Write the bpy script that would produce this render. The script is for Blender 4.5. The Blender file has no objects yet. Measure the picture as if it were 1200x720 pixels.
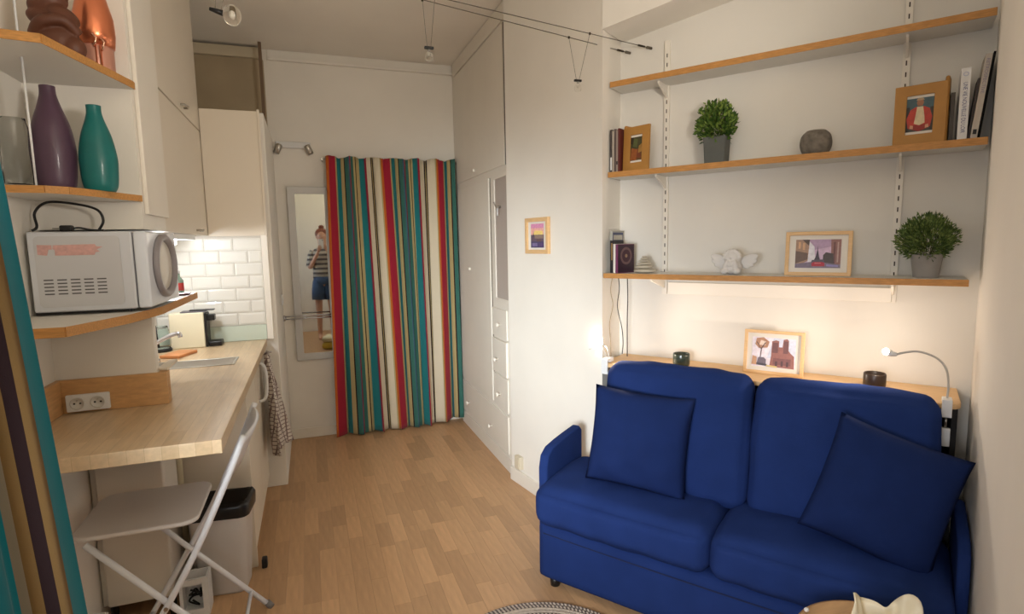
import bpy, bmesh, math, random
from mathutils import Vector, Matrix, Euler
random.seed(7)
S = bpy.context.scene
COL = S.collection
R = math.radians

# ---------------------------------------------------------------- camera
CAMZ = 1.48
cam_d = bpy.data.cameras.new('camera')
cam_d.sensor_width = 36.0
cam_d.lens = 657.5 / 1200 * 36
cam_d.clip_start = 0.02
cam = bpy.data.objects.new('camera', cam_d)
COL.objects.link(cam)
YAW, PITCH, ROLL = R(19.69), R(6.60), R(1.07)
fw = Vector((math.sin(YAW)*math.cos(PITCH), math.cos(YAW)*math.cos(PITCH), -math.sin(PITCH)))
rt = Vector((math.cos(YAW), -math.sin(YAW), 0))
dn = fw.cross(rt)
rt2 = math.cos(ROLL)*rt + math.sin(ROLL)*dn
dn2 = -math.sin(ROLL)*rt + math.cos(ROLL)*dn
M = Matrix((rt2, -dn2, -fw)).transposed().to_4x4()
M.translation = (0, 0, CAMZ)
cam.matrix_world = M
S.camera = cam

# ---------------------------------------------------------------- world, lights, exposure
def lin(c):
    return tuple(((x/255)/12.92 if x/255 <= .04045 else ((x/255+.055)/1.055)**2.4) for x in c)
W = bpy.data.worlds.new('world'); S.world = W; W.use_nodes = True
bg = W.node_tree.nodes['Background']
bg.inputs[0].default_value = (.62, .74, .95, 1); bg.inputs[1].default_value = 1.6
S.view_settings.view_transform = 'Standard'; S.view_settings.look = 'None'
S.view_settings.exposure = 0.0; S.view_settings.gamma = 1.0
S.view_settings.use_curve_mapping = False
def area(name, loc, target, sx, sy, power, color, spread=180):
    l = bpy.data.lights.new(name, 'AREA'); l.shape = 'RECTANGLE'; l.size = sx; l.size_y = sy
    l.energy = power; l.color = color; l.spread = R(spread)
    o = bpy.data.objects.new(name, l); COL.objects.link(o); o.location = loc
    d = Vector(target) - Vector(loc); o.rotation_euler = d.to_track_quat('-Z', 'Y').to_euler()
    return o
def point(name, loc, power, color, rad):
    l = bpy.data.lights.new(name, 'POINT'); l.energy = power; l.color = color; l.shadow_soft_size = rad
    o = bpy.data.objects.new(name, l); COL.objects.link(o); o.location = loc
    return o
def spot(name, loc, target, power, color, rad, ang, blend=.5):
    l = bpy.data.lights.new(name, 'SPOT'); l.energy = power; l.color = color; l.shadow_soft_size = rad
    l.spot_size = R(ang); l.spot_blend = blend
    o = bpy.data.objects.new(name, l); COL.objects.link(o); o.location = loc
    d = Vector(target) - Vector(loc); o.rotation_euler = d.to_track_quat('-Z', 'Y').to_euler()
    return o
# daylight entering through the window in the left wall, just outside the left edge of the frame;
# a directed part falling towards the sofa and a soft part
area('window_daylight_far', (-.86, -.10, 1.26), (1.15, 3.95, .80), .8, .60, 8.5, (.88, .97, 1.0), 40)
area('window_daylight_near', (-.86, -.10, 1.28), (1.15, 2.5, .30), .9, .60, 9.5, (.90, .94, 1.0), 62)
area('window_daylight_soft', (-.86, -.25, 1.42), (.60, .40, .9), 1.1, .90, 2.0, (.86, .93, 1.0), 170)
# unseen warm fill lights added: uplighter facing the ceiling and a bare point light
spot('ceiling_fill', (.78, .05, 1.75), (.55, .75, 2.88), 72, (1, .93, .84), .14, 150, .5)
point('room_glow', (.30, -.45, 2.50), 8, (1, .92, .62), .20)

# ---------------------------------------------------------------- niche frame
AN = R(-35.12)
AL = Vector((math.sin(AN), math.cos(AN), 0))
PER = Vector((math.cos(AN), -math.sin(AN), 0))
def N(s, q, z=0):
    v = AL*s + PER*q; return Vector((v.x, v.y, z))
NROT = math.atan2(-AL.y, -AL.x)
WA, WC = Vector((1.125, 3.20, 0)), N(1.17, 2.40)
W2D = (WC - WA).normalized()
W2ROT = math.atan2(W2D.y, W2D.x)

# ---------------------------------------------------------------- materials
MATS = {}
def mat(name, rgb, rough=.6, metal=0, var=0, vscale=6, bump=0, bscale=200, trans=0, ior=1.45, emit=0, stretch=(1,1,1), spec=.5, sheen=0, rnd=0, coat=0):
    if name in MATS: return MATS[name]
    m = bpy.data.materials.new(name); m.use_nodes = True; nt = m.node_tree; b = nt.nodes['Principled BSDF']
    c = lin(rgb)
    b.inputs['Base Color'].default_value = (*c, 1); b.inputs['Roughness'].default_value = rough
    b.inputs['Metallic'].default_value = metal; b.inputs['Transmission Weight'].default_value = trans
    b.inputs['IOR'].default_value = ior; b.inputs['Specular IOR Level'].default_value = spec
    b.inputs['Sheen Weight'].default_value = sheen; b.inputs['Coat Weight'].default_value = coat
    if emit:
        b.inputs['Emission Color'].default_value = (*c, 1); b.inputs['Emission Strength'].default_value = emit
    tc = None
    if var or bump:
        tc = nt.nodes.new('ShaderNodeTexCoord'); mp = nt.nodes.new('ShaderNodeMapping')
        mp.inputs['Scale'].default_value = stretch
        nt.links.new(tc.outputs['Object'], mp.inputs[0])
    if var or rnd:
        fac = None
        if var:
            n = nt.nodes.new('ShaderNodeTexNoise'); n.inputs['Scale'].default_value = vscale; n.inputs['Detail'].default_value = 5
            nt.links.new(mp.outputs[0], n.inputs['Vector'])
            mr = nt.nodes.new('ShaderNodeMapRange'); mr.inputs[1].default_value = .3; mr.inputs[2].default_value = .7
            mr.inputs[3].default_value = 1-var; mr.inputs[4].default_value = 1+var
            nt.links.new(n.outputs[0], mr.inputs[0]); fac = mr.outputs[0]
        if rnd:
            oi = nt.nodes.new('ShaderNodeObjectInfo')
            m2 = nt.nodes.new('ShaderNodeMapRange'); m2.inputs[3].default_value = 1-rnd; m2.inputs[4].default_value = 1+rnd
            nt.links.new(oi.outputs['Random'], m2.inputs[0])
            if fac:
                mu = nt.nodes.new('ShaderNodeMath'); mu.operation = 'MULTIPLY'
                nt.links.new(fac, mu.inputs[0]); nt.links.new(m2.outputs[0], mu.inputs[1]); fac = mu.outputs[0]
            else: fac = m2.outputs[0]
        vm = nt.nodes.new('ShaderNodeVectorMath'); vm.operation = 'SCALE'; vm.inputs[0].default_value = c
        nt.links.new(fac, vm.inputs['Scale']); nt.links.new(vm.outputs[0], b.inputs['Base Color'])
    if bump:
        n2 = nt.nodes.new('ShaderNodeTexNoise'); n2.inputs['Scale'].default_value = bscale; n2.inputs['Detail'].default_value = 3
        nt.links.new(mp.outputs[0], n2.inputs['Vector'])
        bp = nt.nodes.new('ShaderNodeBump'); bp.inputs['Strength'].default_value = bump; bp.inputs['Distance'].default_value = .002
        nt.links.new(n2.outputs[0], bp.inputs['Height']); nt.links.new(bp.outputs[0], b.inputs['Normal'])
    MATS[name] = m; return m
wall_m = mat('wall_plaster', (238, 232, 222), .85, var=.03, vscale=2.5, bump=.35, bscale=22)
ceil_m = mat('ceiling_plaster', (240, 233, 222), .9, var=.03, vscale=2, bump=.3, bscale=18)
niche_m = mat('niche_plaster', (232, 227, 218), .85, var=.03, vscale=2.5, bump=.4, bscale=25)
paint_m = mat('white_painted_wood', (238, 231, 219), .45, var=.02, vscale=4, bump=.1, bscale=40)
kitch_m = mat('cream_laminate', (228, 217, 200), .4, var=.015, vscale=3)
melam_m = mat('white_melamine', (220, 216, 208), .45)
edge_m = mat('oak_edge', (190, 136, 74), .5, var=.18, vscale=30, stretch=(1, 8, 8), bump=.1, bscale=60)
birch_m = mat('pale_birch', (222, 184, 136), .5, var=.1, vscale=20, stretch=(1, 6, 6))
stave_m = mat('laminate_stave', (196, 156, 116), .42, var=.09, vscale=9, stretch=(6, .8, 1), rnd=.14, bump=.05, bscale=60)
joint_m = mat('floor_joint', (164, 122, 82), .6)
work_m = mat('butcher_block', (214, 178, 132), .38, var=.1, vscale=12, stretch=(1.2, 5, 1))
navy_m = mat('navy_fabric', (31, 50, 102), .95, var=.08, vscale=9, bump=.3, bscale=420, spec=.12)
navy2_m = mat('navy_pillow_fabric', (25, 41, 86), .95, var=.06, vscale=12, bump=.3, bscale=420, spec=.12)
black_m = mat('black_plastic', (22, 21, 22), .4)
dark_m = mat('dark_gap', (38, 30, 24), .8)
chrome_m = mat('chrome', (200, 200, 205), .18, metal=1)
steel_m = mat('brushed_steel', (185, 180, 172), .3, metal=1)
wire_m = mat('steel_wire', (120, 112, 102), .4, metal=1)
white_m = mat('white_plastic', (226, 226, 226), .35)
mirror_m = mat('mirror_silver', (205, 208, 206), .02, metal=1)
def glass(name, rgb, rough=.02):
    return mat(name, rgb, rough, trans=1)
glass_m = glass('clear_glass', (250, 252, 252)); glass_m.node_tree.nodes['Principled BSDF'].inputs['IOR'].default_value = 1.12

# ---------------------------------------------------------------- helpers
def link(name, me, parent=None, loc=(0, 0, 0), rz=0):
    o = bpy.data.objects.new(name, me); COL.objects.link(o)
    if parent is not None: o.parent = parent
    o.location = loc; o.rotation_euler = (0, 0, rz)
    return o
def obj(name, bm, m, parent=None, smooth=False, loc=(0, 0, 0), rz=0, bev=0, rot=None, seg=2):
    me = bpy.data.meshes.new(name)
    bmesh.ops.recalc_face_normals(bm, faces=bm.faces[:])
    bm.to_mesh(me); bm.free()
    for x in (m if isinstance(m, (list, tuple)) else [m]): me.materials.append(x)
    if smooth:
        for p in me.polygons: p.use_smooth = True
    o = link(name, me, parent, loc, rz)
    if rot: o.rotation_euler = rot
    if bev:
        b = o.modifiers.new('bevel', 'BEVEL'); b.width = bev; b.segments = seg; b.limit_method = 'ANGLE'; b.angle_limit = R(40)
        for p in me.polygons: p.use_smooth = True
        b.harden_normals = False
        w = o.modifiers.new('wn', 'WEIGHTED_NORMAL')
    return o
def thing(name, label, cat, loc=(0, 0, 0), rz=0, group=None):
    o = bpy.data.objects.new(name, None); COL.objects.link(o); o.empty_display_size = .1
    o.location = loc; o.rotation_euler = (0, 0, rz); o['label'] = label; o['category'] = cat
    if group: o['group'] = group
    return o
def tag(o, label, cat, group=None):
    o['label'] = label; o['category'] = cat
    if group: o['group'] = group
    return o
def struct(o, label=None, cat=None):
    o['kind'] = 'structure'
    if label: o['label'] = label
    if cat: o['category'] = cat
    return o
def B(): return bmesh.new()
def box(bm, x0, y0, z0, x1, y1, z1, mi=0):
    v = [bm.verts.new(p) for p in ((x0,y0,z0),(x1,y0,z0),(x1,y1,z0),(x0,y1,z0),(x0,y0,z1),(x1,y0,z1),(x1,y1,z1),(x0,y1,z1))]
    for f in ((0,3,2,1),(4,5,6,7),(0,1,5,4),(1,2,6,5),(2,3,7,6),(3,0,4,7)):
        bm.faces.new([v[i] for i in f]).material_index = mi
    return bm
def bx(*a): return box(B(), *a)
def prism(bm, pts, z0, z1, mi=0):
    a = [bm.verts.new((p[0], p[1], z0)) for p in pts]; b = [bm.verts.new((p[0], p[1], z1)) for p in pts]
    n = len(pts)
    bm.faces.new(a[::-1]).material_index = mi; bm.faces.new(b).material_index = mi
    for i in range(n): bm.faces.new((a[i], a[(i+1) % n], b[(i+1) % n], b[i])).material_index = mi
    return bm
def lathe(bm, prof, cx=0, cy=0, n=32, mi=0, sx=1, sy=1, cap=True):
    rings = []
    for r, z in prof:
        rings.append([bm.verts.new((cx+sx*r*math.cos(2*math.pi*i/n), cy+sy*r*math.sin(2*math.pi*i/n), z)) for i in range(n)])
    for a, b in zip(rings, rings[1:]):
        for i in range(n): bm.faces.new((a[i], a[(i+1) % n], b[(i+1) % n], b[i])).material_index = mi
    if cap:
        bm.faces.new(rings[0][::-1]).material_index = mi; bm.faces.new(rings[-1]).material_index = mi
    return bm
def cyl(bm, p0, p1, r, n=12, r1=None, mi=0):
    return tube(bm, [p0, p1], r, n, mi=mi, radii=[r, r if r1 is None else r1])
def tube(bm, pts, r, n=8, mi=0, radii=None, closed=False):
    pts = [Vector(p) for p in pts]; rings = []; up = None
    L = len(pts)
    for i, p in enumerate(pts):
        if closed: t = pts[(i+1) % L] - pts[i-1]
        else: t = pts[min(i+1, L-1)] - pts[max(i-1, 0)]
        t.normalize()
        if up is None:
            up = t.orthogonal().normalized()
        up = (up - t*up.dot(t))
        if up.length < 1e-6: up = t.orthogonal()
        up.normalize(); sd = t.cross(up)
        rr = radii[i] if radii else r
        rings.append([bm.verts.new(p + (up*math.cos(2*math.pi*k/n) + sd*math.sin(2*math.pi*k/n))*rr) for k in range(n)])
    m = L if closed else L-1
    for i in range(m):
        a, b = rings[i], rings[(i+1) % L]
        for k in range(n): bm.faces.new((a[k], a[(k+1) % n], b[(k+1) % n], b[k])).material_index = mi
    if not closed:
        bm.faces.new(rings[0][::-1]).material_index = mi; bm.faces.new(rings[-1]).material_index = mi
    return bm
def bez(p0, p1, p2, p3, n=16):
    p0, p1, p2, p3 = map(Vector, (p0, p1, p2, p3)); out = []
    for i in range(n+1):
        t = i/n; out.append((1-t)**3*p0 + 3*(1-t)**2*t*p1 + 3*(1-t)*t*t*p2 + t**3*p3)
    return out
def spline(P, n=8):
    P = [Vector(p) for p in P]; out = []
    Q = [P[0]] + P + [P[-1]]
    for i in range(1, len(Q)-2):
        for k in range(n):
            t = k/n; a, b, c, d = Q[i-1], Q[i], Q[i+1], Q[i+2]
            out.append(.5*((2*b) + (-a+c)*t + (2*a-5*b+4*c-d)*t*t + (-a+3*b-3*c+d)*t**3))
    out.append(P[-1]); return out
def ell(bm, c, r, nu=20, nv=12, rot=None, mi=0):
    mtx = Matrix.Translation(c) @ (rot.to_matrix().to_4x4() if rot else Matrix()) @ Matrix.Diagonal((*r, 1))
    g = bmesh.ops.create_uvsphere(bm, u_segments=nu, v_segments=nv, radius=1, matrix=mtx)
    for v in g['verts']:
        for f in v.link_faces: f.material_index = mi
    return bm
def softbox(sx, sy, sz, r, puff=(0, 0, 0), nx=24, ny=10, nz=12, seed=0, wrinkle=0, fn=None):
    """rounded cushion centred on origin, sizes sx,sy,sz"""
    bm = B()
    h = Vector((sx/2, sy/2, sz/2))
    def addface(ax, sgn):
        o = [0, 1, 2]; o.remove(ax); a, b = o; nn = (nx, ny, nz)
        G = []
        for i in range(nn[a]+1):
            row = []
            for j in range(nn[b]+1):
                p = [0, 0, 0]; p[ax] = sgn
                p[a] = 2*i/nn[a]-1; p[b] = 2*j/nn[b]-1
                row.append(bm.verts.new(p))
            G.append(row)
        for i in range(nn[a]):
            for j in range(nn[b]): bm.faces.new((G[i][j], G[i+1][j], G[i+1][j+1], G[i][j+1]))
    for ax in range(3):
        for sg in (-1, 1): addface(ax, sg)
    bmesh.ops.remove_doubles(bm, verts=bm.verts[:], dist=1e-4)
    from mathutils import noise
    for v in bm.verts:
        u = v.co.copy()
        p = Vector((u.x*h.x, u.y*h.y, u.z*h.z))
        inn = Vector([max(-(h[k]-r), min(h[k]-r, p[k])) for k in range(3)])
        d = p - inn
        if d.length > 1e-9: d.normalize()
        q = inn + d*r
        for k in range(3):
            o = [0, 1, 2]; o.remove(k)
            w = math.cos(u[o[0]]*math.pi/2)**.7*math.cos(u[o[1]]*math.pi/2)**.7 if abs(u[o[0]]) < 1 and abs(u[o[1]]) < 1 else 0
            q[k] += puff[k]*w*u[k]
        if wrinkle:
            nn = noise.noise(Vector((q.x*5+seed, q.y*5, q.z*5)))*.6 + noise.noise(Vector((q.x*14+seed, q.y*10, q.z*6)))*.4
            q += d.normalized()*nn*wrinkle*1.5 if d.length > 0 else Vector((0, 0, 0))
        if fn: q = fn(q, u)
        v.co = q
    return bm
def pillow(w, h, t, n=22, seed=0):
    from mathutils import noise
    bm = B(); G = {}
    for sgn in (-1, 1):
        for i in range(n+1):
            for j in range(n+1):
                u, v = 2*i/n-1, 2*j/n-1
                if sgn == 1 and (i in (0, n) or j in (0, n)): G[sgn, i, j] = G[-1, i, j]; continue
                pinch = .055
                x = w/2*u*(1 - pinch*(1-abs(v)**2.2)*(abs(u)**3)); z = h/2*v*(1 - pinch*(1-abs(u)**2.2)*(abs(v)**3))
                th = t/2*((1-abs(u)**2.6)*(1-abs(v)**2.6))**.55
                nz = noise.noise(Vector((u*2.3+seed, v*2.3, sgn)))*.012*((1-u*u)*(1-v*v))**.3
                G[sgn, i, j] = bm.verts.new((x, sgn*(th)+nz, z))
    for sgn in (-1, 1):
        for i in range(n):
            for j in range(n):
                f = [G[sgn, i, j], G[sgn, i+1, j], G[sgn, i+1, j+1], G[sgn, i, j+1]]
                if sgn == 1: f.reverse()
                bm.faces.new(f)
    return bm
def print_part(name, parent, w, h, layers, y=0, x0=0, z0=0, rough=.4, spec=.3):
    """flat printed picture: coloured shapes in u (0..1, right), v (0..1, up)"""
    bm = B(); ms = []
    for k, (rgb, pts) in enumerate(layers):
        vs = [bm.verts.new((x0 + (u-.5)*w, y - k*.00012, z0 + (v-.5)*h)) for u, v in pts]
        f = bm.faces.new(vs); f.material_index = k
        ms.append(mat('ink_%d_%d_%d' % rgb, rgb, rough, var=.12, vscale=90))
    me = bpy.data.meshes.new(name); bm.to_mesh(me); bm.free()
    for m in ms: me.materials.append(m)
    return link(name, me, parent)
def rect(a, b, c, d): return [(a, b), (c, b), (c, d), (a, d)]
def frame_bars(bm, w, h, t, d, y0=0):
    """picture frame ring, outer w x h centred, z from 0"""
    o = [(-w/2, 0), (w/2, 0), (w/2, h), (-w/2, h)]; i = [(-w/2+t, t), (w/2-t, t), (w/2-t, h-t), (-w/2+t, h-t)]
    V = {}
    for nm, ps in (('o', o), ('i', i)):
        for k, (x, z) in enumerate(ps):
            for y in (0, 1): V[nm, k, y] = bm.verts.new((x, y0+y*d, z))
    for k in range(4):
        l = (k+1) % 4
        bm.faces.new((V['o', k, 0], V['o', l, 0], V['i', l, 0], V['i', k, 0]))
        bm.faces.new((V['o', k, 1], V['o', l, 1], V['i', l, 1], V['i', k, 1]))
        bm.faces.new((V['o', k, 0], V['o', l, 0], V['o', l, 1], V['o', k, 1]))
        bm.faces.new((V['i', k, 0], V['i', l, 0], V['i', l, 1], V['i', k, 1]))
    return bm
def text_part(s, size, m, parent, loc, rot, name='lettering', wmax=None):
    cu = bpy.data.curves.new('txt', 'FONT'); cu.body = s; cu.size = size; cu.align_x = 'CENTER'; cu.align_y = 'CENTER'
    o = bpy.data.objects.new('txt', cu); COL.objects.link(o)
    dg = bpy.context.evaluated_depsgraph_get(); me = bpy.data.meshes.new_from_object(o.evaluated_get(dg))
    COL.objects.unlink(o); bpy.data.objects.remove(o)
    if wmax:
        xs = [v.co.x for v in me.vertices]; k = wmax/(max(xs)-min(xs))
        for v in me.vertices: v.co.x *= k
    me.materials.clear(); me.materials.append(m)
    t = link(name, me, parent); t.location = loc; t.rotation_euler = rot; return t

# ================================================================ SETTING
T = .12
def wall_seg(name, a, b, z0, z1, side, m, t=T):
    """slab from a to b, thickness to the `side` (+1 left of a->b)"""
    a, b = Vector(a[:2]), Vector(b[:2]); d = (b-a).normalized(); n = Vector((-d.y, d.x))*side*t
    return struct(obj(name, prism(B(), [a, b, b+n, a+n], z0, z1), m))
CH = 2.876
BY = 4.52
struct(obj('ceiling', bx(-.95, -1.5, CH, 2.7, BY+.12, CH+.1), ceil_m))
# floor: base slab with oak laminate staves, long way along the room
fl = struct(obj('floor', bx(-.95, -1.5, -.1, 2.7, BY+.12, -.012), joint_m))
def stave_row_mesh(w, l):
    bm = B(); box(bm, .0003, .0003, -.012, w-.0003, l-.0003, 0); return bm
cache = {}
SW = .0705
cnt = 0
far_bm = B()
row = 0
x = -.95
while x < 2.6:
    y = -1.5 + random.uniform(0, .3)*-1 + 0
    y = -1.5
    first = True
    while y < BY+.1:
        l = random.choice((.24, .3, .36, .42, .48))
        if first: l = random.choice((.12, .2, .3, .4)); first = False
        y1 = min(y+l, BY+.12)
        cx, cy = x+SW/2, (y+y1)/2
        vis = (-.36 < cx < 1.25 and 1.75 < cy < BY and not (cx > 1.0 and cy < 2.0)) and cnt < 298
        if vis and abs(y1-y-l) < 1e-6:
            if l not in cache:
                me = bpy.data.meshes.new('stave'); bm = stave_row_mesh(SW, l); bm.to_mesh(me); bm.free(); me.materials.append(stave_m); cache[l] = me
            o = link('floor_stave', cache[l], fl, (x, y, 0)); cnt += 1
        else:
            box(far_bm, x+.0003, y+.0003, -.012, x+SW-.0003, y1-.0003, 0)
        y = y1
    x += SW
st = obj('floor_stave_field', far_bm, stave_m, fl); st['kind'] = 'stuff'
# walls
lw = B()
for a in ((-.95, -1.3, 0, -.83, BY, .86), (-.95, -1.3, 1.95, -.83, BY, CH), (-.95, -1.3, .86, -.83, -.86, 1.95), (-.95, .36, .86, -.83, BY, 1.95)): box(lw, *a)
struct(obj('wall_left', lw, wall_m))
wall_seg('wall_back', (-.95, BY), (1.6, BY), 0, CH, 1, wall_m)
nb0, nb1 = N(1.180, 2.62), N(-.215, 2.62)
struct(obj('wall_angled', prism(B(), [(p.x, p.y) for p in (WA, WC, nb0, nb0 + AL*.12, WA + Vector((.12, .05, 0)), WA + Vector((.02, .05, 0)))], 0, CH), wall_m))
wall_seg('wall_niche', N(1.5, 2.62), N(-.4, 2.62), 0, 2.9, 1, niche_m)
wall_seg('wall_niche_return', nb1, N(-.215, 2.45), 0, 2.9, 1, niche_m, .1)
wall_seg('wall_right', N(-.205, 2.452), N(-.205, 1.2), 0, CH, 1, wall_m)
wall_seg('wall_right_rear', N(-.205, 1.2), (1.099, -1.3), 0, CH, 1, wall_m)
# lintel over the niche, its soffit rising to the right
bm = B()
pts = [(1.169, 2.40), (1.169, 2.66), (-.215, 2.66), (-.215, 2.40)]
zz = [2.42, 2.42, 2.60, 2.60]
lo = [bm.verts.new(N(s, q, z)) for (s, q), z in zip(pts, zz)]; hi = [bm.verts.new(N(s, q, CH)) for s, q in pts]
bm.faces.new(lo); bm.faces.new(hi[::-1])
for i in range(4): bm.faces.new((lo[i], lo[(i+1) % 4], hi[(i+1) % 4], hi[i]))
struct(obj('wall_lintel', bm, wall_m))
# rear wall with the window behind the camera
struct(obj('wall_rear', bx(-.95, -1.42, 0, 1.3, -1.3, CH), wall_m))
wf = B()
for a in ((-.93, -.86, .86, -.88, .36, .90), (-.93, -.86, 1.91, -.88, .36, 1.95), (-.93, -.86, .90, -.88, -.82, 1.91), (-.93, .32, .90, -.88, .36, 1.91)): box(wf, *a)
wn = struct(obj('window_1', wf, paint_m))
obj('mullion', bx(-.93, -.27, .90, -.88, -.23, 1.91), paint_m, wn)
# kitchen block wall (tiled face towards the camera, white side towards the passage)
KY = 3.63
struct(obj('wall_kitchen', bx(-.83, KY+.012, 0, -.205, BY, 2.25), wall_m, bev=.004))
# partition between the corner shelves and the kitchenette: tall upper box, thin lower panel
struct(obj('wall_partition', bx(-.83, 2.27, 1.548, -.532, 2.6, CH), wall_m))
struct(obj('wall_partition_low', bx(-.83, 2.27, .976, -.534, 2.312, 1.248), wall_m))
obj_ = struct(obj('trim_2', bx(-.532, 2.30, 1.60, -.518, 2.6, CH), paint_m, bev=.003))
# coves, baseboards, casing trims
cv = B(); prism(cv, [(-.205, BY-.035), (1.147, BY-.035), (1.147, BY), (-.205, BY)], 2.80, 2.818); prism(cv, [(-.205, BY-.012), (1.147, BY-.012), (1.147, BY), (-.205, BY)], 2.818, CH)
struct(obj('trim_3', cv, wall_m, bev=.004))
struct(obj('baseboard_back', bx(-.205, BY-.014, 0, 1.12, BY, .078), paint_m, bev=.003))
def bb_seg(name, a, b, h=.09, t=.013):
    a, b = Vector(a[:2]), Vector(b[:2]); d = (b-a).normalized(); n = Vector((d.y, -d.x))*t
    return struct(obj(name, prism(B(), [a, b, b+n, a+n], 0, h), paint_m, bev=.003))
bb_seg('baseboard_right', WA, WC, .085)
struct(obj('trim_4', bx(-.262, KY-.022, .93, -.226, KY+.012, 1.55), paint_m, bev=.004))
# dark recess above the kitchen block: rail, post
struct(obj('trim_5', bx(-.83, 4.44, 2.79, -.235, 4.51, 2.86), mat('old_cream_paint', (196, 182, 156), .6), bev=.004))
struct(obj('trim_6', bx(-.245, 4.25, 2.25, -.225, 4.28, 2.84), mat('brown_post', (110, 88, 66), .6)))
struct(obj('trim_7', bx(-.66, 4.485, 2.25, -.64, 4.52, 2.7), mat('old_cream_paint', (196, 182, 156), .6)))
struct(obj('wall_alcove', bx(-.83, 4.475, 2.25, -.23, 4.515, 2.79), mat('recess_shade_beige', (172, 154, 126), .8, var=.06, vscale=5)))  # board darker than the walls: the recess shade is put into its colour

# tiles on the kitchen wall, bevelled metro tiles
tile_m = mat('white_metro_tile', (232, 230, 222), .12, coat=.3)
grout = struct(obj('wall_tiled', bx(-.83, KY, .93, -.262, KY+.012, 1.548), mat('grout', (208, 202, 192), .8)))
def tile_mesh(w, h):
    bm = B(); g = .0014; c = .010; d = .007
    a = [(g, 0, g), (w-g, 0, g), (w-g, 0, h-g), (g, 0, h-g)]
    m_ = [(g, -d*.45, g), (w-g, -d*.45, g), (w-g, -d*.45, h-g), (g, -d*.45, h-g)]
    f = [(g+min(c, w*.2), -d, g+c), (w-g-min(c, w*.2), -d, g+c), (w-g-min(c, w*.2), -d, h-g-c), (g+min(c, w*.2), -d, h-g-c)]
    L = [[bm.verts.new(p) for p in r] for r in (a, m_, f)]
    for p, q in zip(L, L[1:]):
        for i in range(4): bm.faces.new((p[i], p[(i+1) % 4], q[(i+1) % 4], q[i]))
    bm.faces.new(L[2]); return bm
tc_ = {}
rows = [1.023 + .0728*k for k in range(7)]
for k, z in enumerate(rows):
    off = 0 if k % 2 else .075
    x = -.262 - (0.150 if (k % 2) else .0) - .150*4 - .0
    edges = [-.83]
    e = -.264 + ((-.150) if k % 2 == 0 else -.075)
    es = []
    while e > -.83: es.append(e); e -= .150
    xs = [-.83] + es[::-1] + [-.264]
    for a, b in zip(xs, xs[1:]):
        w = round(b-a, 4); h = .0728
        if w < .01: continue
        if (w, h) not in tc_:
            me = bpy.data.meshes.new('tile'); bm = tile_mesh(w, h); bmesh.ops.recalc_face_normals(bm, faces=bm.faces[:]); bm.to_mesh(me); bm.free(); me.materials.append(tile_m); tc_[w, h] = me
        link('tile', tc_[w, h], grout, (a, KY, z))
obj('splash_strip', bx(-.83, KY-.012, .93, -.264, KY, 1.02), mat('pale_green_glass', (208, 220, 206), .15), grout, bev=.002)

# ================================================================ WARDROBE
WR = thing('built_in_wardrobe', 'white built-in wardrobe with tall door, drawers and mirror beside the striped curtain', 'wardrobe', (1.147, 3.205, 0), R(-90))
# local: x = towards camera (-y world), y = into wall (+x world); origin y=3.205
def wl(y): return 3.205 - y
obj('body', bx(wl(BY-.003), .0, .0, wl(3.208), .44, CH-.004), paint_m, WR)
pl = obj('plinth', bx(wl(BY-.07), -.010, 0, wl(3.21), -.0002, .10), paint_m, WR, bev=.003)
def wpanel(name, y0, y1, z0, z1, th=.010, knobs=(), kind='round'):
    p = obj(name, bx(wl(y1)+.003, -th, z0+.003, wl(y0)-.003, -.0002, z1-.003), paint_m, WR, bev=.003)
    for (y, z) in knobs:
        if kind == 'round':
            b = lathe(B(), [(.005, 0), (.005, .012), (.013, .018), (.015, .024), (.012, .030), (.003, .032)], n=14)
            for v in b.verts: v.co = Vector((v.co.x, -v.co.z, v.co.y))
            obj('knob', b, paint_m, p, True, (wl(y), -th, z))
        else:
            obj('knob', bx(-.022, -.016, -.010, .022, 0, .010), paint_m, p, False, (wl(y), -th, z), bev=.003)
    return p
wpanel('door', 3.60, 4.42, .392, 1.905, knobs=[(4.108, 1.286)], kind='bar')
wpanel('drawer', 3.29, 4.44, .115, .368, knobs=[(4.215, .216), (3.641, .204)])
wpanel('drawer', 3.285, 3.575, .385, .611, knobs=[(3.437, .482)])
wpanel('drawer', 3.285, 3.575, .617, .852, .016, knobs=[(3.457, .714)])
wpanel('drawer', 3.285, 3.575, .860, 1.055, knobs=[(3.407, .949)])
wpanel('door', 3.27, 4.42, 1.945, 2.765, knobs=[(3.926, 1.990)], kind='bar')
obj('door_gap', bx(wl(3.262), -.006, 1.944, wl(3.248), -.0003, 2.76), mat('dark_slit', (74, 56, 40), .8), WR)
obj('door_gap', bx(wl(3.590), -.0030, .40, wl(3.584), -.0003, 1.9), mat('dark_slit', (74, 56, 40), .8), WR)
obj('cornice', prism(B(), [(wl(BY-.05), -.012), (wl(3.215), -.012), (wl(3.215), -.0002), (wl(BY-.05), -.0002)], 2.772, CH-.006), paint_m, WR)
fr = B(); frame_bars(fr, .28, .80, .022, .012)
f_ = obj('mirror_frame', fr, paint_m, WR, loc=(wl(3.355), -.0125, 1.10), bev=.002)
obj('mirror_pane', bx(-.118, .006, .022, .118, .010, .778), mat('dull_mirror', (190, 178, 170), .3), f_)
hk = B(); cyl(hk, (0, 0, 0), (0, -.03, 0), .006); cyl(hk, (0, -.03, 0), (.0, -.045, .03), .005); cyl(hk, (-.03, -.012, .004), (.02, -.02, -.004), .006)
obj('hook', hk, steel_m, f_, True, (-.01, .006, .60))
obj('hanging_tag', bx(-.012, -.025, -.055, .012, -.021, -.01), white_m, f_, loc=(-.006, .006, .60), bev=.002)

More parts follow.
